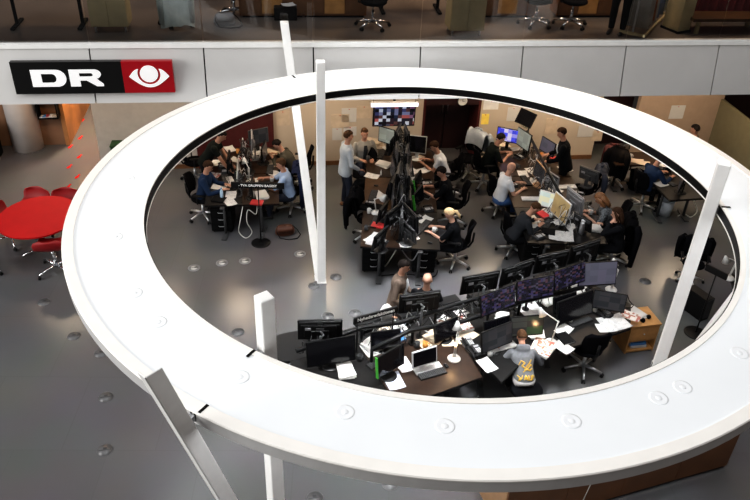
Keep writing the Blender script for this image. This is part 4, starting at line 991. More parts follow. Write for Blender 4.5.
# ------------------------------------------------------------------ floor fittings
for (x, y, _), lab in (((-3.377, 11.501, 0.000), 'round steel floor uplight leftmost of the four in front of the left desk island'), ((-2.890, 11.702, 0.000), 'round steel floor uplight second from the left before the left desk island'), ((-2.470, 11.801, 0.000), 'round steel floor uplight closest to the foot of the black sign stand'), ((-1.453, 12.117, 0.000), 'round steel floor uplight nearest the two white posts')):
    put('uplight', mk_uplight, (x, y, 0), 10, lab, 'floor light', 'floor uplights')
for (x, y, _), lab in (((-5.726, 10.297, 0.000), 'round floor box nearest the red table'), ((-4.899, 9.442, 0.000), 'round floor box second from the red table'), ((-4.329, 9.060, 0.000), 'round floor box at the edge of the ring, left'), ((-3.941, 8.098, 0.000), 'upper round floor box on the open floor at lower left'), ((-3.632, 7.090, 0.000), 'lowest round floor box on the open floor at lower left'), ((0.339, 6.720, 0.000), 'round floor box just below the ring edge at bottom centre'), ((-0.650, 6.440, 0.000), 'round floor box at the bottom edge right of the near post'),
                       ((-2.240, 9.721, 0.000), 'round floor box left of the near upright post'), ((-0.767, 10.249, 0.000), 'round floor box behind the leftmost monitor'), ((-0.302, 10.364, 0.000), 'round floor box behind the lettered sign rail'), ((-0.705, 11.410, 0.000), 'round floor box right of the far posts'), ((-1.088, 11.100, 0.000), 'round floor box left of the far posts foot'), ((5.147, 11.710, 0.000), 'round floor box on the open floor right of the front news desk')):
    put('floorbox', mk_floorbox, (x, y, 0), 15, lab, 'floor box', 'floor boxes')

# ------------------------------------------------------------------ upper floor behind the glass
Z = 4.0
def mk_locker(w=.62, d=.45, h=1.95, col='cabinet_tan'):
    def f():
        t = empty('cupboard'); b = MB(); b.box((0, 0, .10 + (h - .10) / 2), (w, d, h - .10), bev=.006); b.build('body', K[col], t)
        for s_ in (-1, 1):
            q = MB(); q.box((s_ * w / 4, -d / 2 - .009, .10 + (h - .10) / 2), (w / 2 - .008, .018, h - .13), bev=.003); dr = q.build('door', K[col], t); hd_ = MB(); hd_.cyl((s_ * .03, -d / 2 - .03, 1.0), (s_ * .03, -d / 2 - .03, 1.14), .007, seg=6); hd_.build('handle', K['silver'], dr)
        for sx in (-1, 1):
            for sy in (-1, 1): q = MB(); q.cyl((sx * w * .4, sy * d * .38, 0), (sx * w * .4, sy * d * .38, .11), .022, seg=10); q.build('foot', K['light_grey'], t)
        return t
    return f
put('locker', mk_locker(), BF(-4.66, .80, Z), BH, 'tan two-door cupboard behind the glass above the DR sign', 'cupboard', 'tan cupboards on the upper floor')
put('locker', None, BF(1.52, .53, Z), BH, 'tan two-door cupboard on feet behind the glass above the middle of the ring', 'cupboard', 'tan cupboards on the upper floor')
put('officeA', mk_chair('fabric_black', 'chrome', True), BF(-.10, .85, Z), 200, 'black office chair with chrome base behind the glass left of the middle cupboard', 'chair', 'upper floor office chairs')
put('officeA', None, BF(-3.58, 1.05, Z), 15, 'office chair with a pale green garment on it on the upper floor', 'chair', 'upper floor office chairs')
put('coatgreen', mk_coat(.22, 1.05, .93, 'garment_d'), BF(-3.58, 1.05, Z), 15, 'pale green garment hung over an office chair on the upper floor', 'garment')
put('officeA', None, BF(2.98, .95, Z), 140, 'black office chair behind the glass near the orange glow on the upper floor', 'chair', 'upper floor office chairs')
put('officeA', None, BF(3.65, .9, Z), 200, 'black office chair beside the person with dark trousers on the upper floor', 'chair', 'upper floor office chairs')
put('officeA', None, BF(-2.6, 1.55, Z), 30, 'black office chair behind the glass above the left rim of the ring', 'chair', 'upper floor office chairs')
def mk_utable():
    t = empty('work_table'); b = MB(); b.box((0, 0, .73), (1.3, .7, .03), bev=.005); b.build('tabletop', K['desk_tan'], t)
    for sx in (-1, 1):
        b = MB(); b.cyl((sx * .55, 0, .02), (sx * .55, 0, .72), .03, seg=10); b.box((sx * .55, 0, .02), (.07, .62, .04), bev=.01); b.build('leg', K['black_matte'], t)
    return t
for a, b_, lab in ((-5.75, 1.0, 'brown work table with black T-legs at the far left of the upper floor'), (-3.2, 2.6, 'brown work table at the back of the upper floor behind the leaning post'), (.75, 1.9, 'brown work table left of the middle cupboard on the upper floor'), (3.2, 3.0, 'brown work table right of the middle cupboard on the upper floor')):
    put('utable', mk_utable, BF(a, b_, Z), BH, lab, 'table', 'upper floor work tables')
def mk_side():
    t = empty('sideboard'); b = MB(); b.box((0, 0, .45), (1.2, .42, .82), bev=.006); b.build('body', K['wood_brown'], t)
    for i in range(3): q = MB(); q.box((-.39 + .39 * i, -.218, .45), (.37, .02, .74), bev=.004); d = q.build('door', K['oak'] if i == 1 else K['door_wood'], t); h_ = MB(); h_.cyl((-.25 + .39 * i, -.235, .5), (-.25 + .39 * i, -.235, .62), .007, seg=6); h_.build('handle', K['silver'], d)
    b = MB(); b.box((0, 0, .02), (1.1, .36, .04)); b.build('plinth', K['black_matte'], t); return t
for a_, lab in ((-1.9, 'above the left rim of the ring'), (-.75, 'left of the chrome based chair'), (2.55, 'right of the middle cupboard'), (4.15, 'behind the standing dark legs')):
    put('side', mk_side, BF(a_, 1.62, Z), BH, 'brown wooden sideboard on the upper floor ' + lab, 'sideboard', 'wooden sideboards on the upper floor')
put('printout', mk_stack(.30, .42, 4, 'paper'), BF(.68, 1.75, Z + .745), BH + 12, 'pile of white papers on the table left of the middle cupboard on the upper floor', 'papers')
cs = tag(empty('equipment_case', BF(-1.66, 1.35, Z), BA), 'black equipment case with white sheets on top on the upper floor', 'case'); b = MB(); b.box((0, 0, .12), (.42, .26, .24), bev=.02); b.build('body', K['black_plastic'], cs); b = MB(); b.tube([(-.08, 0, .24), (-.07, 0, .28), (.07, 0, .28), (.08, 0, .24)], .012, 6); b.build('handle', K['black_matte'], cs)
put('sheet_w', mk_sheet(.24, .2, 'paper'), BF(-1.60, 1.25, Z + .285), BH + 20, 'white sheet lying on the black equipment case upstairs', 'paper')
put('greybag', mk_bag('mid_grey', 1.0), BF(-2.75, 1.0, Z), 20, 'grey bag on the floor upstairs behind the glass', 'bag')
# clothes rack, end panel and the red covered bench on the right
rk = tag(empty('clothes_rack', BF(5.15, .95, Z), BA + R(52)), 'clothes rack with a tan end panel behind the glass at the upper right', 'clothes rack'); b = MB(); b.box((.72, 0, .85), (.06, .46, 1.7), bev=.005); b.build('end_panel', K['cabinet_tan'], rk) if False else None
b = MB(); b.cyl((-.9, 0, 1.5), (.75, 0, 1.5), .018, seg=8); [b.cyl((x, 0, .06), (x, 0, 1.5), .018, seg=8) for x in (-.9, .75)]; b.build('rail', K['light_grey'], rk)
b = MB(); b.box((-.08, -.22, .07), (1.7, .03, .05)); b.box((-.08, .22, .07), (1.7, .03, .05)); [b.box((x, 0, .07), (.04, .46, .05)) for x in (-.92, .76)]; b.build('base_frame', K['cabinet_tan'], rk)
ep = tag(empty('display_panel', BF(5.64, .66, Z), BA + R(20)), 'upright tan panel at the end of the clothes rack upstairs', 'panel'); b = MB(); b.box((0, 0, .86), (.30, .40, 1.66), bev=.006); b.build('board', K['cabinet_tan'], ep); b = MB(); b.box((0, 0, .02), (.34, .44, .04)); b.build('foot', K['black_matte'], ep)
gcol = ['garment_a', 'garment_a', 'garment_c', 'garment_a', 'garment_b', 'garment_b', 'garment_b', 'garment_d']
gname = ['stone grey', 'pale beige', 'rust striped', 'light taupe', 'dark blue', 'denim blue', 'slate blue', 'sage grey']
for i in range(8):
    u_ = -.75 + .18 * i; A_ = BA + R(52); p = BF(5.15, .95, Z) + V((math.cos(A_) * u_, math.sin(A_) * u_, 0))
    g = tag(empty('hanging_garment', p, A_), '%s garment hanging on the clothes rack upstairs, number %s from its far end' % (gname[i], ['one', 'two', 'three', 'four', 'five', 'six', 'seven', 'eight'][i]), 'garment', 'garments on the clothes rack')
    b = MB(); b.loft([((0, 0, z), (x, 0, 0), (0, y, 0)) for z, x, y in ((.16 + .03 * (i % 3), .05, .24), (.7, .045, .22), (1.1, .05, .2), (1.32, .04, .2), (1.42, .02, .06))], 14); b.build('cloth', K[gcol[i]], g); h_ = MB(); h_.tube([(0, 0, 1.40), (0, 0, 1.47), (0, .02, 1.52), (0, .03, 1.50)], .005, 5); h_.build('hanger', K['silver'], g)
bn = tag(empty('bench', BF(6.55, .62, Z), BA), 'low wooden framed bench in front of the dark red curtain upstairs', 'bench'); b = MB(); b.box((0, 0, .26), (1.5, .5, .06), bev=.01); b.build('seat', K['desk_tan'], bn)
for x in (-.62, .62):
    for y in (-.2, .2): b = MB(); b.box((x, y, .12), (.06, .06, .24)); b.build('leg', K['cabinet_tan'], bn)
cu = tag(empty('curtain', BF(6.55, 1.05, Z), BA), 'dark red curtain hanging behind the bench on the upper floor', 'curtain'); b = MB(); vs = []; n = 60
for z in (.05, 2.2): vs += [(-.85 + 1.9 * i / n, .05 * math.sin(i * 1.1), z) for i in range(n + 1)]
b.add(vs, [(i, i + 1, n + 2 + i, n + 1 + i) for i in range(n)], True); b.build('cloth', mat('curtain_red', (.10, .01, .012), .9), cu); b = MB(); b.cyl((-.9, 0, 2.22), (1.1, 0, 2.22), .015, seg=8); b.build('curtain_rod', K['light_grey'], cu)
# ------------------------------------------------------------------ desks
def quad(cx, cy, w, d, h):
    a = R(h); return [(cx + x * math.cos(a) - y * math.sin(a), cy + x * math.sin(a) + y * math.cos(a)) for x, y in ((-w / 2, -d / 2), (w / 2, -d / 2), (w / 2, d / 2), (-w / 2, d / 2))]
def rect_desk(cx, cy, w, d, h, top, label, group):
    """w across, d along the island"""
    q = quad(cx, cy, w - .01, d - .012, h); a = R(h)
    pt = lambda x, y: (cx + x * math.cos(a) - y * math.sin(a), cy + x * math.sin(a) + y * math.cos(a))
    t = desk_poly(q, [pt(0, -d / 2 + .12), pt(0, d / 2 - .12)], top, loc=(cx, cy), tray=(pt(0, -d / 2 + .1), pt(0, d / 2 - .1)))
    return tag(t, label, 'desk', group)
G1, G2, G3, G5 = 'desks of the left island', 'desks of the middle island', 'desks of the right island', 'desks of the front news desk'
def isl(cx, cy, hdeg, x, y):
    a = R(hdeg); return cx + x * math.cos(a) - y * math.sin(a), cy + x * math.sin(a) + y * math.cos(a)
# left island
for sx, nm in ((-1, 'left'), (1, 'right')):
    for j, wh in ((0, 'near'), (1, 'far')):
        x, y = isl(-2.80, 13.88, 8, sx * .36, -.62 + j * 1.26)
        rect_desk(x, y, .72, 1.25, 8, 'desk_black' if (sx, j) == (-1, 0) else 'desk_brown', 'dark desk at the %s %s of the left island, %s' % (wh, nm, {(-1, 0): 'before the navy sweater man', (-1, 1): 'below the dark T-shirt man', (1, 0): 'before the light blue shirt', (1, 1): 'under the olive jacket'}[(sx, j)]), G1)
for sx, nm, cols in ((-1, 'left', ['desk_brown', 'desk_tan', 'desk_brown']), (1, 'right', ['desk_black', 'desk_brown', 'desk_brown'])):
    for j, wh in ((0, 'nearest'), (1, 'central'), (2, 'farthest')):
        rect_desk(.455 + sx * .365, 12.02 + j * 1.33, .72, 1.32, 0, cols[j], 'dark desk on the %s side of the middle island, the %s of three' % (nm, wh), G2)
for sx, nm in ((-1, 'left'), (1, 'right')):
    for j, wh in ((0, 'nearest'), (1, 'central'), (2, 'farthest')):
        x, y = isl(3.43, 13.72, 4, sx * .38, -1.32 + j * 1.30)
        rect_desk(x, y, .75, 1.29, 4, 'desk_black' if j == 0 else 'desk_brown', 'dark desk on the %s side of the right island, the %s of three' % (nm, wh), G3)
tag(desk_poly(quad(6.35, 14.15, .95, 1.0, 12), [(6.05, 14.1), (6.65, 14.2)], 'desk_black', loc=(6.35, 14.15), tray=((6.1, 14.1), (6.6, 14.2))), 'black desk of the man in the navy sweater at the far right', 'desk')
tag(desk_poly(quad(5.95, 15.45, 1.5, .62, 8), [(5.4, 15.4), (6.5, 15.5)], 'desk_brown', loc=(5.95, 15.45)), 'dark brown desk with a lit lamp beside the back wall at far right', 'desk')
def sdesk(poly, legs, top, label, tray):
    p = [SN(*q) for q in poly]; c = (sum(x for x, y in p) / len(p), sum(y for x, y in p) / len(p))
    return tag(desk_poly(p, [SN(*q) for q in legs], top, loc=c, tray=[SN(*q) for q in tray]), label, 'desk', G5)
sdesk([(-.35, -.34), (.72, -.34), (.72, -1.4), (.4, -1.5), (-.30, -1.2)], [(-.1, -.75), (.5, -.85)], 'desk_black', 'black desk at the left end of the front news desk', ((-.2, -.5), (.6, -.5)))
sdesk([(.73, -.34), (2.16, -.34), (2.20, -1.02), (2.13, -1.66), (1.25, -1.72), (.73, -1.5)], [(.95, -.95), (1.95, -1.0)], 'desk_brown', 'dark brown desk with the white lamp and the lit patch in the front news desk', ((.9, -.5), (2.0, -.5)))
sdesk([(2.18, -.34), (3.40, -.34), (3.40, -1.55), (2.72, -1.66), (2.33, -1.86)], [(2.45, -1.2), (3.2, -1.0)], 'desk_black', 'black desk in front of the man in the hooded sweatshirt', ((2.4, -.5), (3.2, -.5)))
sdesk([(3.42, -.34), (5.05, -.34), (5.32, -1.06), (4.90, -1.56), (3.52, -1.60)], [(3.8, -1.0), (4.85, -1.0)], 'desk_black', 'black desk at the right end of the front news desk, by the wooden cabinet', ((3.7, -.5), (4.9, -.5)))
far = [(5.25, -.32), (5.30, .04), (.50, .04), (.30, .26), (-.25, .30)] + [(-.28 + .32 * math.cos(R(a)), -.02 + .32 * math.sin(R(a))) for a in range(110, 271, 20)] + [(-.2, -.335)]
sdesk(far, [(.4, .0), (1.9, .0), (3.4, .0), (4.8, .0)], 'desk_black', 'long black desk with a rounded left end along the back of the front news desk', ((.2, -.1), (4.9, -.1)))
# pedestals
for (x, y, h, lab) in ((-3.10, 13.02, 5, 'black drawer pedestal under the near end of the left island'), (-.03, 11.86, 3, 'black drawer pedestal under the near left end of the middle island'), (.92, 11.9, 0, 'black drawer pedestal under the near right end of the middle island'), (3.02, 12.28, 4, 'black drawer pedestal under the near left end of the right island')):
    put('ped', mk_pedestal(), (x, y, 0), h, lab, 'pedestal', 'black drawer pedestals')
# steel rails carrying the screens
def rail(pts, z, label, col='black_plastic', r=.035, posts=()):
    t = tag(empty('screen_rail', (pts[0][0], pts[0][1], .74)), label, 'rail'); o = V((pts[0][0], pts[0][1], .74))
    b = MB(); b.tube([V((x, y, z)) - o for x, y in pts], r, 8); b.build('beam', K[col], t)
    for x, y in posts: q = MB(); q.cyl(V((x, y, .74)) - o, V((x, y, z)) - o, .025, seg=10); q.cyl(V((x, y, .74)) - o, V((x, y, .75)) - o, .06, seg=14); q.build('upright', K[col], t)
rail([SN(-.30, -.50), SN(.78, -.36), SN(1.36, -.46), SN(2.26, -.38), SN(3.25, -.33), SN(4.3, -.3), SN(5.1, -.36)], 1.06, 'black tubular rail running along the whole front news desk', posts=[SN(-.1, -.48), SN(.78, -.36), SN(2.0, -.40), SN(3.25, -.33), SN(4.6, -.32)])
rail([(.455, 11.45), (.455, 13.0), (.455, 15.2)], 1.30, 'dark steel rail between the two rows of screens of the middle island', 'dark_grey', .03, [(.455, 11.6), (.455, 13.1), (.455, 15.0)])
rail([isl(3.43, 13.72, 4, .02, -1.2), isl(3.43, 13.72, 4, 0, 0), isl(3.43, 13.72, 4, -.02, 1.85)], 1.22, 'black rail between the two rows of screens of the right island', 'black_plastic', .03, [isl(3.43, 13.72, 4, 0, -1.1), isl(3.43, 13.72, 4, 0, .3), isl(3.43, 13.72, 4, 0, 1.7)])

# ------------------------------------------------------------------ monitors
GM = 'monitors'
back = mk_monitor(.64, .37, .74, 'dim', 4, stand='arm')
for (px, h, lab) in (((-0.738, 8.346, 1.480), 6, 'black monitor seen from behind at the left end of the front news desk'), ((0.702, 9.085, 1.480), 15, 'black monitor seen from behind in front of the bald man'), ((1.670, 9.647, 1.480), 20, 'black monitor seen from behind, first of four side by side right of the bald man'), ((2.292, 9.968, 1.480), 32, 'black monitor seen from behind, second of four side by side right of the bald man'), ((2.914, 10.330, 1.480), 24, 'black monitor seen from behind, third of four, before the right island'), ((3.527, 10.677, 1.480), 30, 'black monitor seen from behind, last of four, below the two women')):
    put('mback', back, (px[0], px[1], .74), h, lab, 'monitor', 'back row monitors of the front news desk')
pur = mk_monitor(.66, .36, .72, 'purple', 14, stand='arm')
for (px, h, lab) in (((1.910, 9.225, 1.440), 212, 'large monitor with a dark purple screen, leftmost of the inner row'), ((2.539, 9.579, 1.460), 200, 'large monitor with a dark purple and red screen in the middle of the inner row'), ((3.147, 9.950, 1.420), 211, 'large monitor with a dim purple screen right of the middle of the inner row')):
    put('mpur', pur, (px[0], px[1], .74), h, lab, 'monitor', 'inner row monitors of the front news desk')
p = (3.662, 10.158, 1.400); put('mlav', mk_monitor(.66, .42, .68, 'lav', 14, stand='arm'), (p[0], p[1], .74), 190, 'monitor with a lavender grey screen at the right end of the inner row', 'monitor', 'inner row monitors of the front news desk')
p = (-0.567, 8.161, 1.240); put('mbig', mk_monitor(.72, .42, .52, 'off', 8), (p[0], p[1], .74), 198, 'large black switched-off monitor at the left of the front news desk', 'monitor')
p = (0.286, 8.005, 1.220); put('mgreen', mk_monitor(.50, .36, .50, 'off', 6, green=True), (p[0], p[1], .74), 222, 'black monitor with a bright green edge on the front news desk', 'monitor')
p = (0.775, 8.171, 1.120); put('msilv', mk_monitor(.40, .27, .40, 'off', 10, frame='light_grey', stand='foot'), (p[0], p[1], .74), 206, 'small silver framed monitor with a keyboard on the brown front desk', 'monitor')
p = (1.865, 8.660, 1.180); put('me1', mk_monitor(.58, .36, .46, 'dim', 12), (p[0], p[1], .74), 212, 'dim monitor left of the hooded man on the front news desk', 'monitor')
p = (2.343, 8.925, 1.200); put('me2', mk_monitor(.54, .34, .48, 'green', 12), (p[0], p[1], .74), 192, 'monitor with a dark green tinted screen in front of the hooded man', 'monitor')
p = (3.191, 9.478, 1.200); put('mg', mk_monitor(.74, .42, .48, 'off', 12), (p[0], p[1], .74), 211, 'wide black switched-off monitor on the right desk of the front news desk', 'monitor')
p = (3.778, 9.676, 1.160); put('mh', mk_monitor(.52, .32, .44, 'dim', 14), (p[0], p[1], .74), 168, 'dark monitor with small pictures at the right end of the front news desk', 'monitor')
# middle island: two rows back to back
mid = mk_monitor(.56, .36, .66, 'dim', 4, stand='arm', ridge='black_plastic')
wl = ['nearest', 'second', 'third', 'fourth', 'fifth', 'farthest']
for i in range(6):
    y = 11.62 + i * .60
    put('mmid', mid, (.30, y + .05, .74), [58, 92, 76, 98, 84, 72][i], 'dark monitor facing left in the spine of the middle island, %s of six' % wl[i], 'monitor', 'left facing monitors of the middle island')
    put('mmid', None, (.62, y + .02, .74), [-64, -90, -78, -98, -82, -94][i], 'dark monitor facing right in the spine of the middle island, %s of six' % wl[i], 'monitor', 'right facing monitors of the middle island')
lowm = mk_monitor(.50, .32, .44, 'off', 10, green=True)
for x, y, h, lab in ((.80, 12.75, -112, 'monitor with a green edge at the elbow of the blonde woman'), (.80, 13.35, -108, 'monitor with a green edge before the person in black')):
    put('mlow', lowm, (x, y, .74), h, lab, 'monitor', 'green edged monitors of the middle island')
p = (0.146, 15.136, 1.350); put('mgl', mk_monitor(.40, .36, .61, 'grey', 4), (p[0], p[1], .74), 150, 'monitor with a pale grey-green screen below the left corner of the television', 'monitor')
p = (0.819, 14.906, 1.300); put('mimac', mk_monitor(.40, .40, .56, 'off', 6, frame='white_plastic'), (p[0], p[1], .74), 172, 'white framed computer with a dark screen right of the middle island spine', 'monitor')
# high second tier in the middle island
for i in range(3):
    put('mtier', mk_monitor(.50, .30, .98, 'dim', 3, stand='arm'), (.36, 12.6 + i * .9, .74), [84, 96, 78][i], 'upper tier monitor facing left above the middle island, %s of three' % wl[[0, 1, 5][i]].replace('second', 'middle'), 'monitor', 'upper tier monitors of the middle island')
    put('mtier', None, (.56, 12.55 + i * .9, .74), [-86, -96, -80][i], 'upper tier monitor facing right above the middle island, %s of three' % wl[[0, 1, 5][i]].replace('second', 'middle'), 'monitor', 'upper tier monitors of the middle island')
# left island
p = (-2.826, 13.416, 1.220); put('ml1', mk_monitor(.52, .36, .48, 'light', 6, frame='silver'), (p[0], p[1], .74), 100, 'silver monitor seen edge-on in front of the man in the navy sweater', 'monitor')
p = (-2.623, 14.868, 1.320); put('ml2', mk_monitor(.46, .34, .58, 'dim', 4, frame='dark_grey'), (p[0], p[1], .74), 212, 'dark tilted monitor before the red panel on the left island', 'monitor')
p = (-2.732, 14.607, 1.320); put('ml3', mk_monitor(.50, .36, .58, 'dim', 4, frame='mid_grey'), (p[0], p[1], .74), 100, 'monitor seen edge-on at the far end of the left island', 'monitor')
p = (-2.744, 13.997, 1.200); put('ml4', mk_monitor(.48, .34, .46, 'off', 4), (p[0], p[1], .74), 95, 'black monitor in the middle of the left island behind the lamp arc', 'monitor')
p = (-2.439, 12.934, 1.050); put('ml5', mk_monitor(.46, .32, .42, 'off', 4), (p[0], p[1], .74), -86, 'black monitor before the man in the light blue shirt', 'monitor')
# right island
p = (2.864, 15.575, 1.300); put('mr1', mk_monitor(.50, .32, .52, 'blue', 6), (p[0], p[1], .74), 160, 'monitor with a bright blue picture at the far end of the right island', 'monitor')
p = (3.177, 15.311, 1.340); put('mr2', mk_monitor(.50, .40, .60, 'grey', 4), (p[0], p[1], .74), 118, 'dark framed monitor with a grey screen beside the blue screen', 'monitor')
p = (3.205, 15.570, 1.700); put('mr3', mk_monitor(.46, .34, .96, 'off', 30, stand='arm'), (p[0], p[1], .74), 130, 'black monitor mounted high on the rail at the far end of the right island', 'monitor')
p = (3.359, 12.854, 1.180); put('mr4', mk_monitor(.44, .32, .44, 'light', 6, frame='white_plastic'), (p[0], p[1], .74), 150, 'white monitor with a pale screen facing the woman in charcoal', 'monitor')
p = (3.509, 12.499, 1.280); put('mr5', mk_monitor(.54, .44, .54, 'beige', 6, frame='white_plastic'), (p[0], p[1], .74), 112, 'white framed monitor with an ochre screen on the near right island', 'monitor')
p = (3.836, 12.794, 1.260); put('mr6', mk_monitor(.54, .44, .52, 'dim', 6, frame='mid_grey', ridge='mid_grey'), (p[0], p[1], .74), -66, 'light grey monitor seen from behind, facing the two women', 'monitor')
p = (3.887, 12.201, 1.060); put('mr7', mk_monitor(.42, .28, .34, 'off', 12), (p[0], p[1], .74), -52, 'low black monitor in front of the long-haired woman', 'monitor')
p = (3.508, 13.656, 1.220); put('mr8', mk_monitor(.50, .36, .48, 'dim', 6, frame='mid_grey'), (p[0], p[1], .74), -60, 'grey monitor seen from behind in the middle of the right island', 'monitor')
p = (3.332, 13.945, 1.220); put('mr9', mk_monitor(.52, .36, .48, 'dim', 6, frame='wood_light'), (p[0], p[1], .74), 104, 'monitor seen edge-on in front of the bald man in white', 'monitor')
p = (4.383, 14.037, 1.200); put('mr10', mk_monitor(.44, .32, .42, 'dim', 14, frame='dark_grey'), (p[0], p[1], .74), -40, 'blue-grey monitor seen from behind left of the coat on the far right', 'monitor')
p = (3.668, 15.032, 1.280); put('mr11', mk_monitor(.46, .32, .54, 'lav', 6), (p[0], p[1], .74), 120, 'small monitor with a lavender screen left of the man in the dark suit', 'monitor')
p = (6.285, 13.936, 1.160); put('mfar', mk_monitor(.50, .34, .44, 'dim', 8), (p[0], p[1], .74), 70, 'black monitor facing the man in the navy sweater at the far right', 'monitor')

# ------------------------------------------------------------------ chairs
GC = 'black office chairs'
ch = mk_chair()
for pos, h, lab in (((-3.576, 13.323, 0.000), -92, 'black office chair under the man in the navy sweater'), ((-1.797, 13.756, 0.000), 92, 'black office chair under the man in the light blue shirt'), ((-1.739, 14.808, 0.000), 86, 'black office chair behind the person in the olive jacket'), ((-4.085, 14.878, 0.000), -70, 'black office chair beside the standing man in the dark T-shirt'),
                    ((-0.172, 12.791, 0.000), -100, 'black office chair with a dark coat at the near left of the middle island'), ((1.535, 12.002, 0.000), 78, 'black office chair under the blonde woman with a ponytail'), ((1.567, 13.507, 0.000), 86, 'black office chair under the person in black at the middle island'), ((1.551, 14.733, 0.000), 88, 'black office chair under the man in the white T-shirt at the middle island'), ((2.066, 15.624, 0.000), 140, 'black office chair with grey clothes on it by the dark doorway'),
                    ((2.373, 15.173, 0.000), -78, 'black office chair under the man in the black shirt'), ((2.591, 14.040, 0.000), -72, 'black office chair under the bald man in white'), ((2.720, 12.508, 0.000), -80, 'black office chair under the woman in charcoal'), ((4.700, 12.989, 0.000), 82, 'black office chair under the curly haired woman'), ((4.621, 12.303, 0.000), 84, 'black office chair with a black coat under the long-haired woman'),
                    ((4.446, 14.366, 0.000), 75, 'black office chair with a navy jacket behind the right island'), ((5.473, 15.543, 0.000), -30, 'black office chair with a black coat at the far right desk'), ((5.792, 14.479, 0.000), -64, 'black office chair under the man in the navy sweater at the far right'), ((3.428, 9.149, 0.000), 12, 'empty black office chair at the right of the front news desk')):
    put('chair', ch, pos, h, lab, 'chair', GC)
st_ = tag(empty('stool', ((2.325, 8.177, 0.500)[0], (2.325, 8.177, 0.500)[1], 0)), 'black stool under the man in the hooded sweatshirt', 'stool'); b = MB(); b.lathe([(.18, .40), (.235, .42), (.24, .46), (.21, .485), (0, .49)], seg=24); b.build('seat', K['fabric_black'], st_); b = MB(); b.cyl((0, 0, .04), (0, 0, .44), .025); b.build('column', K['chrome'], st_); b = MB(); b.lathe([(.22, 0), (.22, .015), (.05, .04), (0, .045)], seg=24); b.build('foot', K['black_plastic'], st_)
for pos, h, key, mk, lab in (((-1.924, 13.745, 0.000), 92, 'c_navy', mk_coat(.29, 1.08, .78, 'fabric_navy'), 'navy jacket hung over the chair of the man in the light blue shirt'), ((-0.172, 12.791, 0.000), -100, 'c_blk', mk_coat(.24, 1.06, .66), 'black coat over the chair at the near left of the middle island'), ((2.066, 15.624, 0.000), 140, 'c_gry', mk_coat(.25, 1.06, .5, 'grey_shirt'), 'grey garment over the chair by the dark doorway'), ((4.533, 12.262, 0.000), 84, 'c_blk2', mk_coat(.27, 1.08, .92), 'long black coat over the chair of the long-haired woman'),
                             ((4.446, 14.366, 0.000), 75, 'c_nv2', mk_coat(.24, 1.06, .55, 'jeans'), 'dark navy jacket over the chair behind the right island'), ((5.473, 15.543, 0.000), -30, 'c_blk3', mk_coat(.20, 1.02, .62), 'black coat over the chair at the far right desk')):
    put(key, mk, pos, h, lab, 'coat', 'coats on chairs')
put('c_red', mk_coat(.2, 1.0, .55, 'red_wall', False), ((5.307, 15.528, 0.000)[0], (5.307, 15.528, 0.000)[1] + .2, 0), -10, 'dark red garment beside the black coat at the far right desk', 'garment')

# ------------------------------------------------------------------ sign stands and boards
put('sign1', mk_stand_sign('- TVA GRUPPEN BAGEST', 1.0, 1.30, ts=.066), (-2.260, 12.443, 0.000), 2, 'black sign board with small white lettering on a pole before the left desk island', 'sign')
put('sign3', mk_stand_sign('', .38, 1.30), (5.607, 10.217, 0.000), -48, 'narrow black sign stand on a round foot right of the upright post', 'sign')
p0, p1 = (-0.259, 8.506, 1.340), (0.364, 8.828, 1.340)
sgn = tag(empty('desk_sign', ((p0[0] + p1[0]) / 2, (p0[1] + p1[1]) / 2, .74), math.atan2(p1[1] - p0[1], p1[0] - p0[0])), 'black sign reading Nyhedsredaktionen on the rail of the front news desk', 'sign'); Lg = math.hypot(p1[0] - p0[0], p1[1] - p0[1])
b = MB(); b.box((0, 0, .60), (Lg, .03, .11), bev=.003); b.build('sign_board', K['black_plastic'], sgn)
text_mesh('Nyhedsredaktionen', .082, .002, K['white_paint'], 'lettering', sgn, Matrix.Translation((0, -.017, .605)) @ Matrix.Rotation(R(90), 4, 'X'), bold=.0015, sx=.93)
for s_ in (-1, 1): b = MB(); b.cyl((s_ * Lg * .42, .0, 0), (s_ * Lg * .42, .0, .56), .012, seg=8); b.build('upright', K['black_plastic'], sgn)

# ------------------------------------------------------------------ things on the desks
T_ = .742
MK = dict(kb=('keyboard', mk_keyboard()), kbw=('keyboard', mk_keyboard('white_plastic', 'light_grey')), mouse=('computer mouse', mk_mouse), phone=('telephone', mk_phone), sheet=('paper', mk_sheet()), sheetp=('paper', mk_sheet(m='paper')), sheetb=('paper', mk_sheet(.25, .34, 'blue')), mag=('magazine', mk_sheet(.22, .30, 'mag')), warm=('paper', mk_sheet(m='paper_warm')),
          stack=('papers', mk_stack()), stackw=('papers', mk_stack(.26, .34, 9, 'paper_warm')), stackm=('papers', mk_stack(.30, .36, 8, 'mag')), big=('paper', mk_sheet(.36, .46, 'print', .02)), bookr=('book', mk_book('red_cover')), bookb=('book', mk_book('blue_cover')), bookk=('book', mk_book('black_matte', .20, .26)), mug=('mug', mk_mug()), mugo=('mug', mk_mug('orange_mug')), mugg=('mug', mk_mug('dark_grey')), bottle=('bottle', mk_bottle()), thermos=('thermos', mk_thermos), pens=('pen cup', mk_pens), plate=('plate', mk_plate), note=('note', mk_sheet(.09, .09, 'yellow_note', .006)), cup=('cup', mk_bottle('white_plastic', 'paper', .55)))
GRP = dict(kb='black keyboards', kbw='white keyboards', mouse='computer mice', phone='desk telephones', sheet='printed sheets on the desks', sheetp='blank white sheets on the desks', sheetb='large blue-printed sheets', mag='magazines on the desks', warm='cream sheets on the desks', stack='paper piles', stackw='warm lit paper piles', stackm='magazine piles', big='large printed sheets', bookr='red books', bookb='blue books', bookk='black books', mug='white mugs', mugo='orange mugs', mugg='grey mugs', bottle='water bottles', thermos='flasks', pens='pen cups', plate='plates', note='yellow notes', cup='small bottles')  # stackw has the warm light put into its paper colour
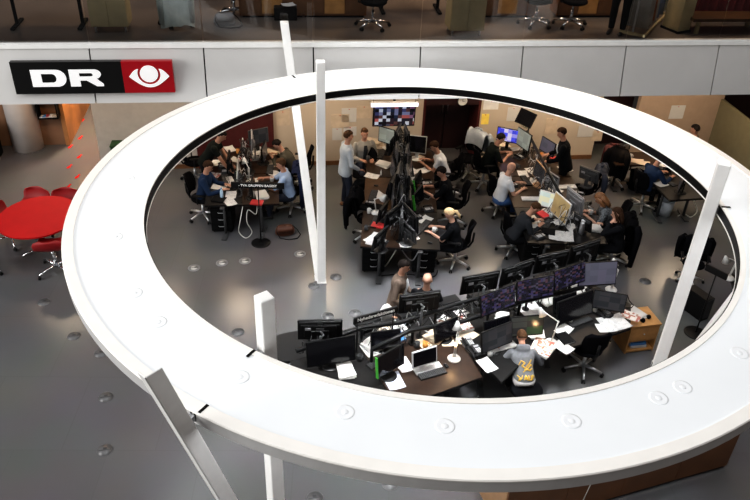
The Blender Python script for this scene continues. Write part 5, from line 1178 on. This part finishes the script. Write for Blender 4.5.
def it(kd, p, h, label, z=0):
    cat, mk = MK[kd]; return put('it_' + kd, mk, (p[0], p[1], p[2] + z), h, label, cat, GRP[kd])
# left island
it('sheetp', (-3.465, 14.326, 0.742), 12, 'white sheet in front of the standing man in the dark T-shirt'); it('phone', (-3.284, 14.159, 0.742), -80, 'desk telephone right of the white sheet at the far left island'); it('mag', (-3.421, 13.791, 0.742), 75, 'open magazine by the hands of the man in the navy sweater'); it('sheetp', (-3.201, 13.300, 0.742), 85, 'white sheet under the hand of the man in the navy sweater')
it('sheet', (-2.904, 13.000, 0.742), 5, 'printed sheet beside the water bottle at the near left island'); it('sheet', (-2.873, 12.727, 0.742), 30, 'small printed sheet at the near edge of the left island'); it('bottle', (-3.057, 12.868, 0.742), 0, 'clear blue water bottle on the near left desk'); it('kb', (-3.116, 13.602, 0.742), -72, 'black keyboard in front of the man in the navy sweater'); it('kbw', (-3.000, 13.527, 0.742), -64, 'pale keyboard tilted by the silver monitor of the left island'); it('sheetp', (-3.293, 15.012, 0.742), 30, 'white sheet at the far end of the left island beside the red panel')
it('bookr', (-2.346, 12.733, 0.742), 84, 'red and white book at the near right corner of the left island'); it('stack', (-2.290, 13.014, 0.742), 20, 'pile of papers left of the knees of the man in the light blue shirt'); it('plate', (-2.177, 13.948, 0.742), 0, 'white plate before the man in the light blue shirt'); it('mug', (-2.177, 13.643, 0.742), 40, 'white mug below the white plate'); it('warm', (-2.301, 14.388, 0.742), 50, 'folded cream paper above the white plate'); it('warm', (-2.367, 14.877, 0.780), 62, 'cream sheet held by the person in the olive jacket')
it('cup', (-2.575, 14.644, 0.742), 0, 'small white bottle, left of three standing in the middle of the left island'); it('cup', (-2.514, 14.602, 0.742), 0, 'small white bottle, middle of three on the left island'); it('cup', (-2.454, 14.561, 0.742), 0, 'small white bottle, right of three on the left island'); it('sheet', (-2.556, 13.567, 0.742), 10, 'white sheet below the black sign board'); it('kb', (-2.263, 13.383, 0.742), 92, 'black keyboard under the hands of the man in the light blue shirt')
it('mugo', (-3.085, 14.836, 0.742), 0, 'orange mug at the far end of the left island'); it('cup', (-2.977, 14.846, 0.742), 0, 'small white bottle at the far end of the left island'); it('sheetp', (-3.049, 14.505, 0.742), 70, 'white sheet behind the silver monitor of the left island')
put('lampA', mk_lamp(.24, .32), (-2.630, 13.518, 0.742), 30, 'white desk lamp with a curved arm in the middle of the left island', 'desk lamp')
# middle island
it('kbw', (-0.045, 11.622, 0.742), 70, 'pale keyboard at the near left corner of the middle island'); it('sheetp', (-0.044, 11.543, 0.750), 52, 'white sheet across the keyboard at the near left of the middle island'); it('kb', (-0.023, 12.217, 0.742), 78, 'black keyboard on the near left of the middle island'); it('bottle', (0.107, 12.410, 0.742), 0, 'clear bottle by the white cup on the left of the middle island'); it('mug', (-0.147, 12.538, 0.742), 0, 'white mug on the left edge of the middle island'); it('sheet', (0.357, 12.357, 0.742), 40, 'printed sheet under the spine of the middle island')
it('phone', (-0.137, 12.844, 0.742), 85, 'desk telephone on the left of the middle island'); it('bookk', (-0.036, 12.775, 0.742), 75, 'black book on the left of the middle island'); it('sheetp', (0.033, 13.255, 0.742), 40, 'white sheet on the tan desk of the middle island'); it('mouse', (-0.036, 13.622, 0.742), 80, 'computer mouse on the tan desk of the middle island'); it('cup', (0.058, 14.107, 0.742), 0, 'small white bottle on the tan desk of the middle island'); it('warm', (-0.036, 15.581, 0.742), 20, 'cream sheet before the man in the beige-grey blazer'); it('stackw', (-0.150, 15.622, 0.742), 70, 'pile of cream papers before the man in the beige-grey blazer'); it('sheetp', (0.216, 15.351, 0.742), 30, 'white sheet under the pale grey-green screen'); it('mug', (-0.140, 15.217, 0.742), 0, 'white mug beside the pile of cream papers'); it('kb', (0.042, 15.037, 0.742), 80, 'black keyboard at the far left of the middle island')
it('sheetp', (0.932, 12.368, 0.742), -38, 'white sheet before the blonde woman'); it('kb', (0.768, 11.892, 0.742), 60, 'black keyboard near the left hand of the blonde woman'); it('sheet', (0.673, 11.781, 0.742), 20, 'white sheet at the near end of the middle island spine'); it('phone', (0.761, 12.427, 0.742), -60, 'desk telephone left of the sheet before the blonde woman'); it('mouse', (0.999, 11.571, 0.742), 60, 'computer mouse at the near right corner of the middle island'); it('stack', (0.833, 13.870, 0.742), 10, 'pile of white papers before the person in black'); it('phone', (1.018, 13.800, 0.742), -75, 'desk telephone right of the pile of papers before the person in black'); it('kb', (0.737, 13.195, 0.742), 84, 'black keyboard before the person in black'); it('warm', (0.859, 14.969, 0.742), -35, 'cream sheet left of the man in the white T-shirt'); it('sheet', (0.715, 14.301, 0.742), -40, 'white sheet on the central right desk of the middle island'); it('mug', (1.088, 11.952, 0.742), 20, 'white mug at the right edge of the middle island')
# right island
it('warm', (2.853, 15.812, 0.742), 30, 'cream sheet before the man in the black shirt'); it('kbw', (3.197, 15.639, 0.742), 18, 'white keyboard below the grey screen of the right island'); it('phone', (3.113, 15.182, 0.742), 40, 'desk telephone behind the head of the bald man'); it('sheet', (3.098, 14.428, 0.742), 5, 'white sheet nearest the bald man in white'); it('sheetp', (3.314, 14.585, 0.742), 25, 'white sheet right of the one nearest the bald man'); it('sheet', (3.283, 14.089, 0.742), -20, 'white sheet at the corner before the bald man'); it('kb', (3.118, 14.118, 0.742), -78, 'black keyboard before the bald man in white'); it('mugo', (3.619, 15.279, 0.742), 0, 'orange mug in the middle of the right island')
it('warm', (3.030, 12.541, 0.742), 20, 'brownish leaflet under the hands of the woman in charcoal'); it('sheetp', (3.041, 12.359, 0.742), 100, 'white sheet at the near edge before the woman in charcoal'); it('bookr', (3.256, 12.746, 0.742), 30, 'red folder before the woman in charcoal'); it('kb', (3.274, 12.378, 0.742), 60, 'black keyboard right of the red folder'); it('big', (3.475, 12.004, 0.742), 82, 'large white sheet at the near edge of the right island'); it('sheet', (3.740, 12.307, 0.742), 15, 'white sheet below the light grey monitor'); put('it_thermos', mk_thermos, (3.878, 12.141, 0.742), 30, 'silver thermos flask at the near right of the right island', 'thermos'); it('mug', (3.402, 12.683, 0.742), 0, 'white mug left of the ochre screen'); it('stack', (4.199, 12.309, 0.742), 80, 'pile of papers before the long-haired woman'); it('sheet', (3.671, 13.780, 0.742), 40, 'white sheet in the middle of the right island'); it('kbw', (3.927, 13.930, 0.742), 10, 'pale keyboard on the right of the right island'); it('kbw', (3.132, 13.361, 0.742), 4, 'pale keyboard above the head of the woman in charcoal'); it('phone', (4.135, 13.611, 0.742), 70, 'desk telephone on the right of the right island'); it('sheetp', (3.999, 13.235, 0.742), 60, 'white sheet before the curly haired woman'); it('sheetp', (4.057, 14.745, 0.742), 30, 'white sheet near the man in the dark suit'); it('kb', (4.138, 13.128, 0.742), 70, 'black keyboard before the curly haired woman'); it('cup', (3.679, 14.572, 0.742), 0, 'small white bottle right of the edge-on monitor on the right island')
# far right
it('big', (6.415, 15.201, 0.742), 70, 'large white sheet by the rim of the ring at the far right desk'); it('kb', (6.183, 14.348, 0.742), -62, 'dark keyboard before the man in the navy sweater at the far right'); it('sheetp', (6.026, 14.246, 0.742), -60, 'white sheet left of the dark keyboard at the far right'); it('warm', (5.769, 15.286, 0.742), 80, 'cream sheet on the dark brown desk at far right'); it('warm', (5.880, 15.199, 0.742), 70, 'second cream sheet on the dark brown desk at far right'); it('mug', (5.647, 15.422, 0.742), 0, 'white mug on the dark brown desk at far right')
put('lampB', mk_lamp(.16, .26, True, 'dark_grey'), (5.462, 15.404, 0.742), 200, 'lit desk lamp on the dark brown desk at far right', 'desk lamp')
put('bin1', mk_bin('black_matte', .42, .17, True), (5.898, 15.390, 0.000), 0, 'black waste bin full of paper at the far right', 'waste bin'); put('bin2', mk_bin('clear_plastic', .34, .16), (6.258, 14.263, 0.000), 0, 'translucent grey waste bin under the far right desk', 'waste bin')
tube_thing('cable', [(6.544, 14.202, 0.000), (6.690, 14.265, 0.020), (6.805, 14.149, 0.020), (7.024, 14.421, 0.020), (6.877, 14.406, 0.300), (6.719, 14.122, 0.700)], .012, 'cable_white', 'white cable hanging from the far right desk to the floor', 'cable')
# front news desk
it('sheetb', (0.352, 7.929, 0.742), 20, 'large sheet printed in pale blue at the near edge of the front news desk'); it('kbw', (0.848, 8.210, 0.742), 26, 'white keyboard in front of the small silver monitor'); it('kb', (0.902, 8.108, 0.742), 25, 'black keyboard below the white one on the brown front desk'); it('mouse', (1.115, 8.290, 0.742), 25, 'computer mouse beside the keyboards on the brown front desk'); it('mugg', (0.697, 8.684, 0.742), 160, 'dark grey mug behind the small silver monitor'); it('mugo', (0.819, 8.692, 0.742), 0, 'orange mug behind the small silver monitor')
it('stackw', (0.996, 8.935, 0.742), -40, 'warm lit pile of papers behind the white lamp'); it('stackm', (1.127, 9.087, 0.742), -30, 'pile of magazines with a reddish top sheet behind the mugs'); it('warm', (0.853, 8.809, 0.742), -60, 'cream sheet sliding off the pile behind the mugs'); it('sheet', (1.186, 9.311, 0.742), 50, 'folded white sheet under the black rail'); it('warm', (1.162, 8.876, 0.742), 10, 'cream sheet left of the white lamp arm'); it('warm', (1.412, 8.939, 0.742), 0, 'cream sheet right of the white lamp arm'); it('warm', (1.499, 9.064, 0.742), 40, 'second cream sheet right of the white lamp arm')
put('lampC', mk_lamp(.10, .50, True), (1.242, 8.450, 0.742), 5, 'white desk lamp on the brown front desk beside the lit patch', 'desk lamp'); put('lampD', mk_lamp(.30, .40, True), (2.763, 8.911, 0.742), 60, 'white desk lamp glowing beside the hooded man', 'desk lamp')
it('sheet', (1.723, 8.350, 0.742), 30, 'white sheet on the black desk left of the hooded man'); it('phone', (1.585, 8.628, 0.742), 25, 'desk telephone on the black desk left of the hooded man'); it('mug', (1.790, 8.574, 0.742), 0, 'white mug by the telephone left of the hooded man'); it('kb', (1.911, 8.855, 0.742), 28, 'black keyboard under the dim monitor left of the hooded man'); it('kbw', (2.008, 8.769, 0.742), 26, 'pale keyboard beside the elbow of the hooded man'); it('sheet', (2.386, 9.075, 0.742), 92, 'white sheet under the dark green tinted screen'); it('sheetp', (2.547, 9.109, 0.742), 88, 'white sheet right of the one under the green tinted screen'); it('stackm', (2.601, 8.762, 0.742), -30, 'open printed papers right of the hooded man, lit by the lamp')
it('big', (2.536, 9.788, 0.742), 20, 'large white sheet behind the green tinted monitor'); it('sheetp', (2.077, 9.498, 0.742), -15, 'white sheet propped behind the dim monitor'); it('big', (3.423, 10.399, 0.742), 30, 'large white sheet below the lavender screen'); it('sheetp', (3.023, 9.238, 0.742), -40, 'white folded sheet left on the right desk'); it('bookk', (2.998, 9.020, 0.742), 25, 'black notebook on the right desk of the front news desk'); it('sheetp', (2.933, 8.829, 0.742), 40, 'white sheet at the near edge of the right desk'); it('note', (3.241, 9.552, 0.742), 20, 'yellow note left of the white mug on the right desk'); it('note', (3.464, 9.695, 0.742), 35, 'yellow note next to the white mug on the right desk'); it('kb', (3.319, 9.456, 0.742), 30, 'black keyboard on the right desk of the front news desk'); it('mug', (3.624, 9.758, 0.742), 0, 'white mug on the right desk of the front news desk'); it('big', (3.865, 9.468, 0.742), 112, 'large white printed sheet at the right end of the front news desk'); it('sheetp', (3.706, 9.333, 0.742), 100, 'white sheet under the edge of the large printed one')
it('phone', (3.755, 9.689, 0.742), 30, 'desk telephone behind the large printed sheet'); it('pens', (3.157, 9.445, 0.742), 0, 'cup of pens on the right desk'); it('sheet', (-0.010, 8.570, 0.742), 30, 'white sheet under the lettered sign'); it('stack', (-0.342, 8.072, 0.742), 15, 'pile of crumpled white papers below the large switched-off monitor'); it('stack', (0.018, 8.640, 0.742), 40, 'pile of papers between the large monitor and the green edged one'); it('warm', (0.209, 9.026, 0.742), 25, 'cream sheet below the lettered sign'); it('sheetp', (0.472, 9.043, 0.742), 20, 'white sheet right of the lettered sign'); it('kb', (0.585, 9.320, 0.742), 20, 'grey-black keyboard behind the rail near the blonde woman'); it('bookb', (0.410, 8.897, 0.742), 25, 'blue book behind the green edged monitor'); it('sheet', (0.497, 8.273, 0.742), 25, 'green-tinted slip beside the green edged monitor'); it('sheetp', (1.397, 9.630, 0.742), 30, 'white sheet in front of the first of the four back monitors')
put('lampE', mk_lamp(.16, .40), (4.026, 10.357, 0.742), 20, 'white desk lamp at the right end of the front news desk, by the lavender screen', 'desk lamp')
# wooden cabinet by the front desk
p = (4.42, 9.86, 0)
wc = tag(empty('wooden_cabinet', p, R(14)), 'light oak cabinet with an open shelf beside the right end of the front news desk', 'cabinet'); W_, D_, H_ = .52, .44, .56
b = MB(); [b.box((s_ * (W_ / 2 - .01), 0, H_ / 2), (.02, D_, H_)) for s_ in (-1, 1)]; b.box((0, 0, .04), (W_ - .04, D_, .03)); b.box((0, D_ / 2 - .01, H_ / 2), (W_ - .04, .02, H_ - .06)); b.build('carcass', K['oak'], wc)
b = MB(); b.box((0, 0, H_ + .01), (W_ + .03, D_ + .03, .03), bev=.005); b.build('top', K['oak'], wc); b = MB(); b.box((0, -D_ / 2 + .01, .40), (W_ - .05, .02, .26), bev=.004); dr = b.build('drawer', K['oak'], wc); h_ = MB(); h_.ball((0, -D_ / 2 - .012, .40), .014, 10, 6); h_.build('knob', K['silver'], dr); b = MB(); b.box((0, 0, .24), (W_ - .04, D_ - .03, .02)); b.build('shelf', K['oak'], wc)
for i, (c, l) in enumerate((('paper', 'white'), ('blue_cover', 'blue'))):
    put('binder_' + c, mk_book(c, .22, .28, .05), (p[0] + .03 - .02 * i, p[1] - .06, .057 + .053 * i), 100, l + ' ring binder lying in the open shelf of the oak cabinet', 'binder')
put('it_stack', None, (p[0] - .06, p[1] + .06, H_ + .027), 30, 'pile of papers on top of the oak cabinet', 'papers', GRP['stack']); put('hp', mk_headphones, (p[0] + .05, p[1] - .06, H_ + .027), 40, 'black headphones on the oak cabinet', 'headphones')
put('redbag', mk_bag('red_cover', .62), (4.05, 10.02, .742), 40, 'small red and black bag on the right end of the front news desk', 'bag')
# floor things near the islands
put('bag1', mk_bag('leather_brown', 1.0), (-1.829, 12.808, 0.000), 15, 'brown leather shoulder bag on the floor before the left desk island', 'bag'); put('bag2', mk_bag('black_matte', 1.05), (1.834, 16.002, 0.000), 60, 'black bag on the floor beside the chair by the dark doorway', 'bag')
tube_thing('cable', [(-2.618, 12.705, 0.700), (-2.653, 12.474, 0.450), (-2.719, 12.623, 0.120), (-2.577, 12.569, 0.020), (-2.482, 12.736, 0.060), (-2.550, 12.644, 0.350), (-2.523, 12.689, 0.600), (-2.375, 12.715, 0.500), (-2.359, 12.804, 0.700)], .009, 'cable_white', 'white cable looping from the near end of the left island to the floor', 'cable')
tube_thing('cable', [(0.383, 11.475, 0.620), (0.306, 11.677, 0.300), (0.204, 11.792, 0.030), (0.072, 11.731, 0.020)], .012, 'cable_white', 'white cable hanging at the near end of the middle island', 'cable'); tube_thing('cable', [(0.493, 11.483, 0.620), (0.620, 11.613, 0.360), (0.709, 11.496, 0.400), (0.785, 11.440, 0.620)], .010, 'mid_grey', 'grey cable hanging in a bow under the middle island', 'cable')
tube_thing('cable', [(0.115, 11.488, 0.010), (0.584, 11.587, 0.010), (1.091, 11.528, 0.010), (1.215, 11.764, 0.010)], .010, 'black_matte', 'black cable lying on the floor before the middle island', 'cable')
tr_ = tag(empty('trolley', (-0.320, 14.615, 0.000), .2), 'small trolley with a pale top and a black bag beside the man in the beige-grey blazer', 'trolley') if False else None
# right side beyond the posts
tag(desk_poly(quad(6.45, 10.0, .8, 1.9, -14), [(6.35, 9.5), (6.45, 10.6)], 'desk_black', loc=(6.45, 10.0)), 'black desk half hidden by the right rim of the ring', 'desk')
put('lampA', None, (6.22, 10.45, .742), 140, 'white desk lamp on the half hidden desk at the right, the farther one', 'desk lamp'); put('lampA', None, (6.15, 9.95, .742), 160, 'white desk lamp on the half hidden desk at the right, the nearer one', 'desk lamp'); put('lampA', None, (6.2, 10.85, .742), 100, 'white desk lamp on the far end of the half hidden desk at the right', 'desk lamp')
tube_thing('cable', [(6.1, 10.2, .74), (5.95, 10.0, .4), (5.9, 9.7, .05), (5.75, 9.5, .02), (5.9, 9.2, .02)], .012, 'cable_white', 'white cable falling from the half hidden desk at the right', 'cable')
bx = tag(empty('computer_case', (5.775, 10.783, 0.000), R(30)), 'black computer case on the floor right of the upright post', 'computer'); b = MB(); b.box((0, 0, .23), (.20, .46, .46), bev=.01); b.build('case', K['black_plastic'], bx); b = MB(); b.box((0, -.232, .25), (.17, .01, .40), bev=.003); b.build('front_panel', K['dark_grey'], bx)

# ------------------------------------------------------------------ light
w = bpy.data.worlds.new('world'); scene.world = w; w.use_nodes = True
bg = w.node_tree.nodes['Background']; bg.inputs['Color'].default_value = (.90, .94, 1.0, 1); bg.inputs['Strength'].default_value = .20
nt = w.node_tree; tc = nt.nodes.new('ShaderNodeTexCoord'); sx = nt.nodes.new('ShaderNodeSeparateXYZ'); cr = nt.nodes.new('ShaderNodeValToRGB'); mr = nt.nodes.new('ShaderNodeMapRange')
nt.links.new(tc.outputs['Generated'], sx.inputs['Vector']); mr.inputs['From Min'].default_value = -1; nt.links.new(sx.outputs['X'], mr.inputs['Value']); nt.links.new(mr.outputs['Result'], cr.inputs['Fac'])
cr.color_ramp.elements[0].color = (1.0, 1.0, 1.0, 1); cr.color_ramp.elements[0].position = .1; cr.color_ramp.elements[1].color = (.42, .30, .22, 1); cr.color_ramp.elements[1].position = .85
nt.links.new(cr.outputs['Color'], bg.inputs['Color'])
def area(name, loc, size, power, col=(1, 1, 1), rot=(0, 0, 0), sy=None):
    l = bpy.data.lights.new(name, 'AREA'); l.energy = power; l.color = col; l.size = size
    if sy: l.shape = 'RECTANGLE'; l.size_y = sy
    o = bpy.data.objects.new(name, l); COL.objects.link(o); o.location = loc; o.rotation_euler = rot; return o
area('skylight', (0, 6, 16), 18, 1400, (.96, .98, 1.0), sy=14)
atr = area('atrium_fill', (.9, 9.4, 15), 4, 190, (.97, .985, 1.0)); atr.data.spread = R(26)  # added narrow fill, brightens the floor inside the ring
area('facade_light', (-16, 2, 8), 12, 2200, (1, .99, .97), rot=(R(78), 0, R(-85)), sy=6)
for a, b_, pw in ((-7.0, 2.2, 70), (-6.4, 5.2, 420), (-4.6, 1.8, 45), (-2.9, 1.6, 55), (-1.0, 2.0, 70), (.9, 1.4, 45), (3.2, 2.0, 75), (4.7, 1.9, 75), (6.2, 1.6, 55), (7.8, 1.8, 60)):
    p = BF(a, b_, 2.98); area('downlight_warm', p, .5, pw * .55, (1, .78, .56))
for a, b_, pw in ((-6, 2.5, 10), (-2.0, 3.0, 14), (1, 3.0, 14), (2.6, 2.2, 14), (5.2, 1.0, 14), (6.6, 1.2, 14)):  # unseen lamps added to brighten the upper floor, its rack and bench
    area('upper_fill', BF(a, b_, 6.8), .6, pw * 4.5, (1, .72, .48))

for x, y, e in (((-1.880, 11.679, 0.000)[0], (-1.880, 11.679, 0.000)[1], 60), ((-3.563, 11.819, 0.000)[0], (-3.563, 11.819, 0.000)[1], 45), ((0.721, 11.807, 0.000)[0], (0.721, 11.807, 0.000)[1], 25), ((-6.438, 11.272, 0.000)[0], (-6.438, 11.272, 0.000)[1], 45), ((4.047, 16.625, 0.000)[0], (4.047, 16.625, 0.000)[1], 60), ((5.827, 11.168, 0.000)[0], (5.827, 11.168, 0.000)[1], 25)):
    l = bpy.data.lights.new('spot_warm', 'SPOT'); l.energy = e; l.color = (1, .55, .25); l.spot_size = R(14); l.spot_blend = 1; l.shadow_soft_size = .05  # added unseen spots, their warm pools stand in for lamp reflections on the floor
    o = bpy.data.objects.new('spot_warm', l); COL.objects.link(o); o.location = (x, y, 2.9)
for x, y, z, e in (((1.225, 8.410, 1.050)[0], (1.225, 8.410, 1.050)[1], 1.05, 2.5), ((2.601, 8.761, 1.020)[0], (2.601, 8.761, 1.020)[1], 1.02, 2), ((5.346, 15.072, 1.100)[0], (5.346, 15.072, 1.100)[1], 1.08, 3)):
    l = bpy.data.lights.new('lamp_warm', 'POINT'); l.energy = e; l.color = (1, .62, .3); l.shadow_soft_size = .03
    o = bpy.data.objects.new('lamp_warm', l); COL.objects.link(o); o.location = (x, y, z)
# extra black equipment filling the back of the front news desk and the other islands
def mk_box_unit():
    t = empty('control_unit'); b = MB(); b.prism([(-.20, -.14), (.20, -.14), (.20, .14), (-.20, .14)], 0, .05); b.box((0, .05, .075), (.40, .18, .05), bev=.006); b.build('body', K['black_plastic'], t)
    q = MB(); [q.box((-.16 + .04 * i, -.11 + .035 * j, .054), (.026, .022, .008)) for i in range(9) for j in range(3)]; q.build('buttons', K['dark_grey'], t); d = MB(); d.box((.0, -.042, .075), (.34, .004, .03)); d.build('display', SCR['dim'], t); return t
for i, (s__, n__) in enumerate(((.25, -.02), (1.05, .0), (1.75, -.05), (2.45, -.02), (3.05, -.05), (3.7, .0), (4.35, -.04))):
    x, y = SN(s__, n__); put('ctrl', mk_box_unit, (x, y, .742), 25 + (i % 3) * 6, 'black control unit on the back of the front news desk, %s from the left' % ['first', 'second', 'third', 'fourth', 'fifth', 'sixth', 'seventh'][i], 'control unit', 'black control units along the front news desk')
for i, (s__, n__, h__) in enumerate(((1.05, -.62, 195), (2.0, -.75, 215), (2.75, -.98, 205), (4.1, -.85, 208))):
    x, y = SN(s__, n__); put('mlowb', mk_monitor(.46, .30, .36, 'off', 14), (x, y, .742), h__, 'small black screen standing low on the front news desk, %s from the left' % ['first', 'second', 'third', 'fourth'][i], 'monitor', 'small low screens of the front news desk')
rail([SN(.75, -.80), SN(1.45, -.62), SN(2.3, -.72), SN(3.4, -.62), SN(4.6, -.66)], 1.0, 'second black tubular rail in front of the first on the front news desk', posts=[SN(.75, -.80), SN(1.5, -.62), SN(2.2, -.70), SN(3.4, -.62)])
put('ml6', mk_monitor(.46, .32, .44, 'off', 4, ridge='black_plastic'), ((-3.102, 13.889, 1.100)[0], (-3.102, 13.889, 1.100)[1], .74), 96, 'black monitor beside the white papers of the standing T-shirt man', 'monitor')
put('ml7', mk_monitor(.46, .32, .44, 'dim', 4, ridge='black_plastic'), ((-2.435, 14.409, 1.150)[0], (-2.435, 14.409, 1.150)[1], .74), -92, 'black monitor before the person in the olive jacket', 'monitor')
put('chair', None, (-0.344, 14.658, 0.000), 150, 'black office chair below the man in the beige-grey blazer', 'chair', GC); put('bag3', mk_bag('black_matte', 1.0), (-0.351, 13.943, 0.500), 30, 'black bag on the chair below the man in the beige-grey blazer', 'bag')

# cable tangles: nobody could count these
def tangle(label, pts, n, z0, z1, spread, seed):
    rs = random.Random(seed); b = MB()
    for i in range(n):
        k0 = rs.randrange(len(pts) - 1); u_ = rs.random()
        x = pts[k0][0] + (pts[k0 + 1][0] - pts[k0][0]) * u_; y = pts[k0][1] + (pts[k0 + 1][1] - pts[k0][1]) * u_
        q = []; a = rs.uniform(0, 6.28)
        for j in range(7):
            t_ = j / 6; q.append((x + math.cos(a) * spread * (t_ - .5) * 1.6 + rs.uniform(-.05, .05), y + math.sin(a) * spread * (t_ - .5) * 1.6 + rs.uniform(-.05, .05), z0 + (z1 - z0) * abs(math.sin(t_ * 3.1 + rs.uniform(-.3, .3))) * rs.uniform(.3, 1)))
        out = []
        for j in range(len(q) - 1):
            p0, p1, p2, p3 = V(q[max(j - 1, 0)]), V(q[j]), V(q[j + 1]), V(q[min(j + 2, len(q) - 1)])
            for s_ in range(4):
                w_ = s_ / 4; out.append(.5 * ((2 * p1) + (p2 - p0) * w_ + (2 * p0 - 5 * p1 + 4 * p2 - p3) * w_ * w_ + (3 * p1 - p0 - 3 * p2 + p3) * w_ ** 3))
        b.tube(out, rs.choice((.005, .006, .008)), 5, mi=rs.choice((0, 0, 1, 2, 2)))
    o = b.build('cable_tangle', [K['black_plastic'], K['light_grey'], K['dark_grey']]); return tag(o, label, 'cables', None, 'stuff')
tangle('tangle of black and grey cables along the spine of the middle island', [(.455, 11.5), (.455, 15.1)], 60, .76, 1.5, .22, 5)
tangle('tangle of cables between the screens of the right island', [isl(3.43, 13.72, 4, 0, -1.7), isl(3.43, 13.72, 4, 0, 1.7)], 45, .76, 1.25, .26, 8)
tangle('tangle of cables along the rail of the front news desk', [SN(-.1, -.42), SN(1.5, -.40), SN(3.3, -.36), SN(4.9, -.40)], 70, .76, 1.15, .30, 9)
tangle('tangle of cables in the middle of the left island', [isl(-2.80, 13.88, 8, 0, -1.1), isl(-2.80, 13.88, 8, 0, 1.1)], 34, .76, 1.15, .22, 12)

put('chair', None, (5.994, 11.804, 0.000), 165, 'black office chair with a black coat behind the right upright post', 'chair', GC, sc=.84)
put('c_blk4', mk_coat(.29, 1.0, .62), (5.994, 11.804, 0.000), 165, 'black coat on the chair behind the right upright post', 'coat', 'coats on chairs', sc=.84)
for p_, h_, lab in (((0.075, 11.276, 1.100), 62, 'black screen near the front left corner of the middle island, seen from behind'), ((0.113, 12.222, 1.120), 70, 'black screen behind the clear bottle on the left of the middle island'), ((0.237, 13.209, 1.120), 78, 'black screen on the tan desk of the middle island')):
    put('mblk', mk_monitor(.50, .33, .42, 'dim', 10, ridge='black_plastic'), (p_[0], p_[1], .742), h_, lab, 'monitor', 'low screens on the left of the middle island')
for p_, h_, lab in (((0.595, 11.548, 1.060), -58, 'slim screen near the front right corner of the middle island'), ((0.672, 13.080, 1.100), -76, 'slim screen behind the pile of white papers on the middle island'), ((0.669, 14.154, 1.100), -80, 'slim screen before the man in the white T-shirt')):
    put('mslim', mk_monitor(.46, .32, .40, 'lav', 12, ridge='black_plastic', frame='dark_grey'), (p_[0], p_[1], .742), h_, lab, 'monitor', 'low screens on the right of the middle island')
put('lampC2', mk_lamp(.20, .26), (-0.012, 12.549, 0.742), -100, 'white desk lamp with a level arm on the near left of the middle island', 'desk lamp')
it('bookk', (-0.211, 12.722, 0.742), 80, 'black folder at the left edge of the middle island'); it('kb', (-0.087, 13.204, 0.742), 82, 'black keyboard on the tan desk of the middle island'); it('sheet', (-0.130, 14.045, 0.742), 70, 'white sheet on the tan desk near the seated blazer man'); it('mugg', (-0.237, 14.769, 0.742), 0, 'dark mug below the man in the beige-grey blazer'); it('stack', (0.115, 14.567, 0.742), 60, 'pile of papers under the left side of the middle island spine')
it('phone', (0.122, 11.502, 0.742), 70, 'desk telephone at the near left corner of the middle island'); it('bookr', (0.037, 12.079, 0.742), 74, 'dark red book on the near left desk of the middle island'); it('mugg', (-0.184, 11.920, 0.742), 0, 'dark mug at the left edge of the middle island'); it('phone', (1.003, 12.748, 0.742), -70, 'desk telephone between the blonde woman and the person in black'); it('kb', (0.907, 12.149, 0.742), 62, 'black keyboard under the hand of the blonde woman'); it('bookk', (0.981, 13.297, 0.742), -20, 'black notebook under the arm of the person in black'); it('sheet', (0.541, 11.535, 0.742), 5, 'white sheet at the near edge between the two rows of the middle island'); it('sheetp', (0.996, 14.418, 0.742), -50, 'white sheet before the man in the white T-shirt at the middle island')
it('phone', (-3.180, 13.945, 0.742), -80, 'desk telephone behind the magazine of the left island'); it('bookk', (-3.100, 12.785, 0.742), 80, 'black notebook at the near left corner of the left island'); it('kb', (-3.454, 14.704, 0.742), -80, 'black keyboard below the standing T-shirt man'); it('mugg', (-2.944, 13.790, 0.742), 0, 'dark mug at the foot of the silver monitor'); it('kb', (-2.284, 14.116, 0.742), 95, 'black keyboard above the white plate on the left island'); it('bookr', (-2.858, 14.523, 0.742), 40, 'red book in the middle of the left island'); it('stack', (-2.661, 14.925, 0.742), 20, 'pile of papers at the far right of the left island')
it('phone', (2.791, 13.872, 0.742), -70, 'desk telephone at the elbow of the bald man'); it('mugg', (3.004, 14.695, 0.742), 0, 'dark mug behind the bald man'); it('bookk', (3.251, 12.126, 0.742), 80, 'black notebook beside the white sheet of the right island'); it('stack', (3.821, 12.831, 0.742), 60, 'pile of papers under the light grey monitor'); it('bookr', (3.934, 15.162, 0.742), 20, 'red book before the man in the dark suit'); it('kb', (4.097, 15.574, 0.742), 76, 'black keyboard before the man in the dark suit'); it('mug', (4.202, 12.863, 0.742), 0, 'white mug before the curly haired woman'); it('phone', (3.051, 11.936, 0.742), -60, 'desk telephone at the near left corner of the right island')
it('kb', (0.144, 8.315, 0.742), 40, 'black keyboard before the green edged monitor'); it('mugg', (-0.151, 8.340, 0.742), 0, 'dark mug beside the crumpled white papers'); it('stackm', (1.385, 9.226, 0.742), 20, 'magazine pile beside the rail post right of the white lamp'); it('phone', (1.478, 8.804, 0.742), 20, 'desk telephone right of the white lamp'); it('bookk', (2.440, 10.050, 0.742), 30, 'black notebook under the purple screens'); it('stack', (2.848, 9.997, 0.742), 40, 'pile of papers under the middle purple screen'); it('mug', (3.075, 9.878, 0.742), 0, 'white mug left of the wide switched-off monitor'); it('mag', (4.188, 9.668, 0.742), 60, 'magazine at the right corner of the front news desk')
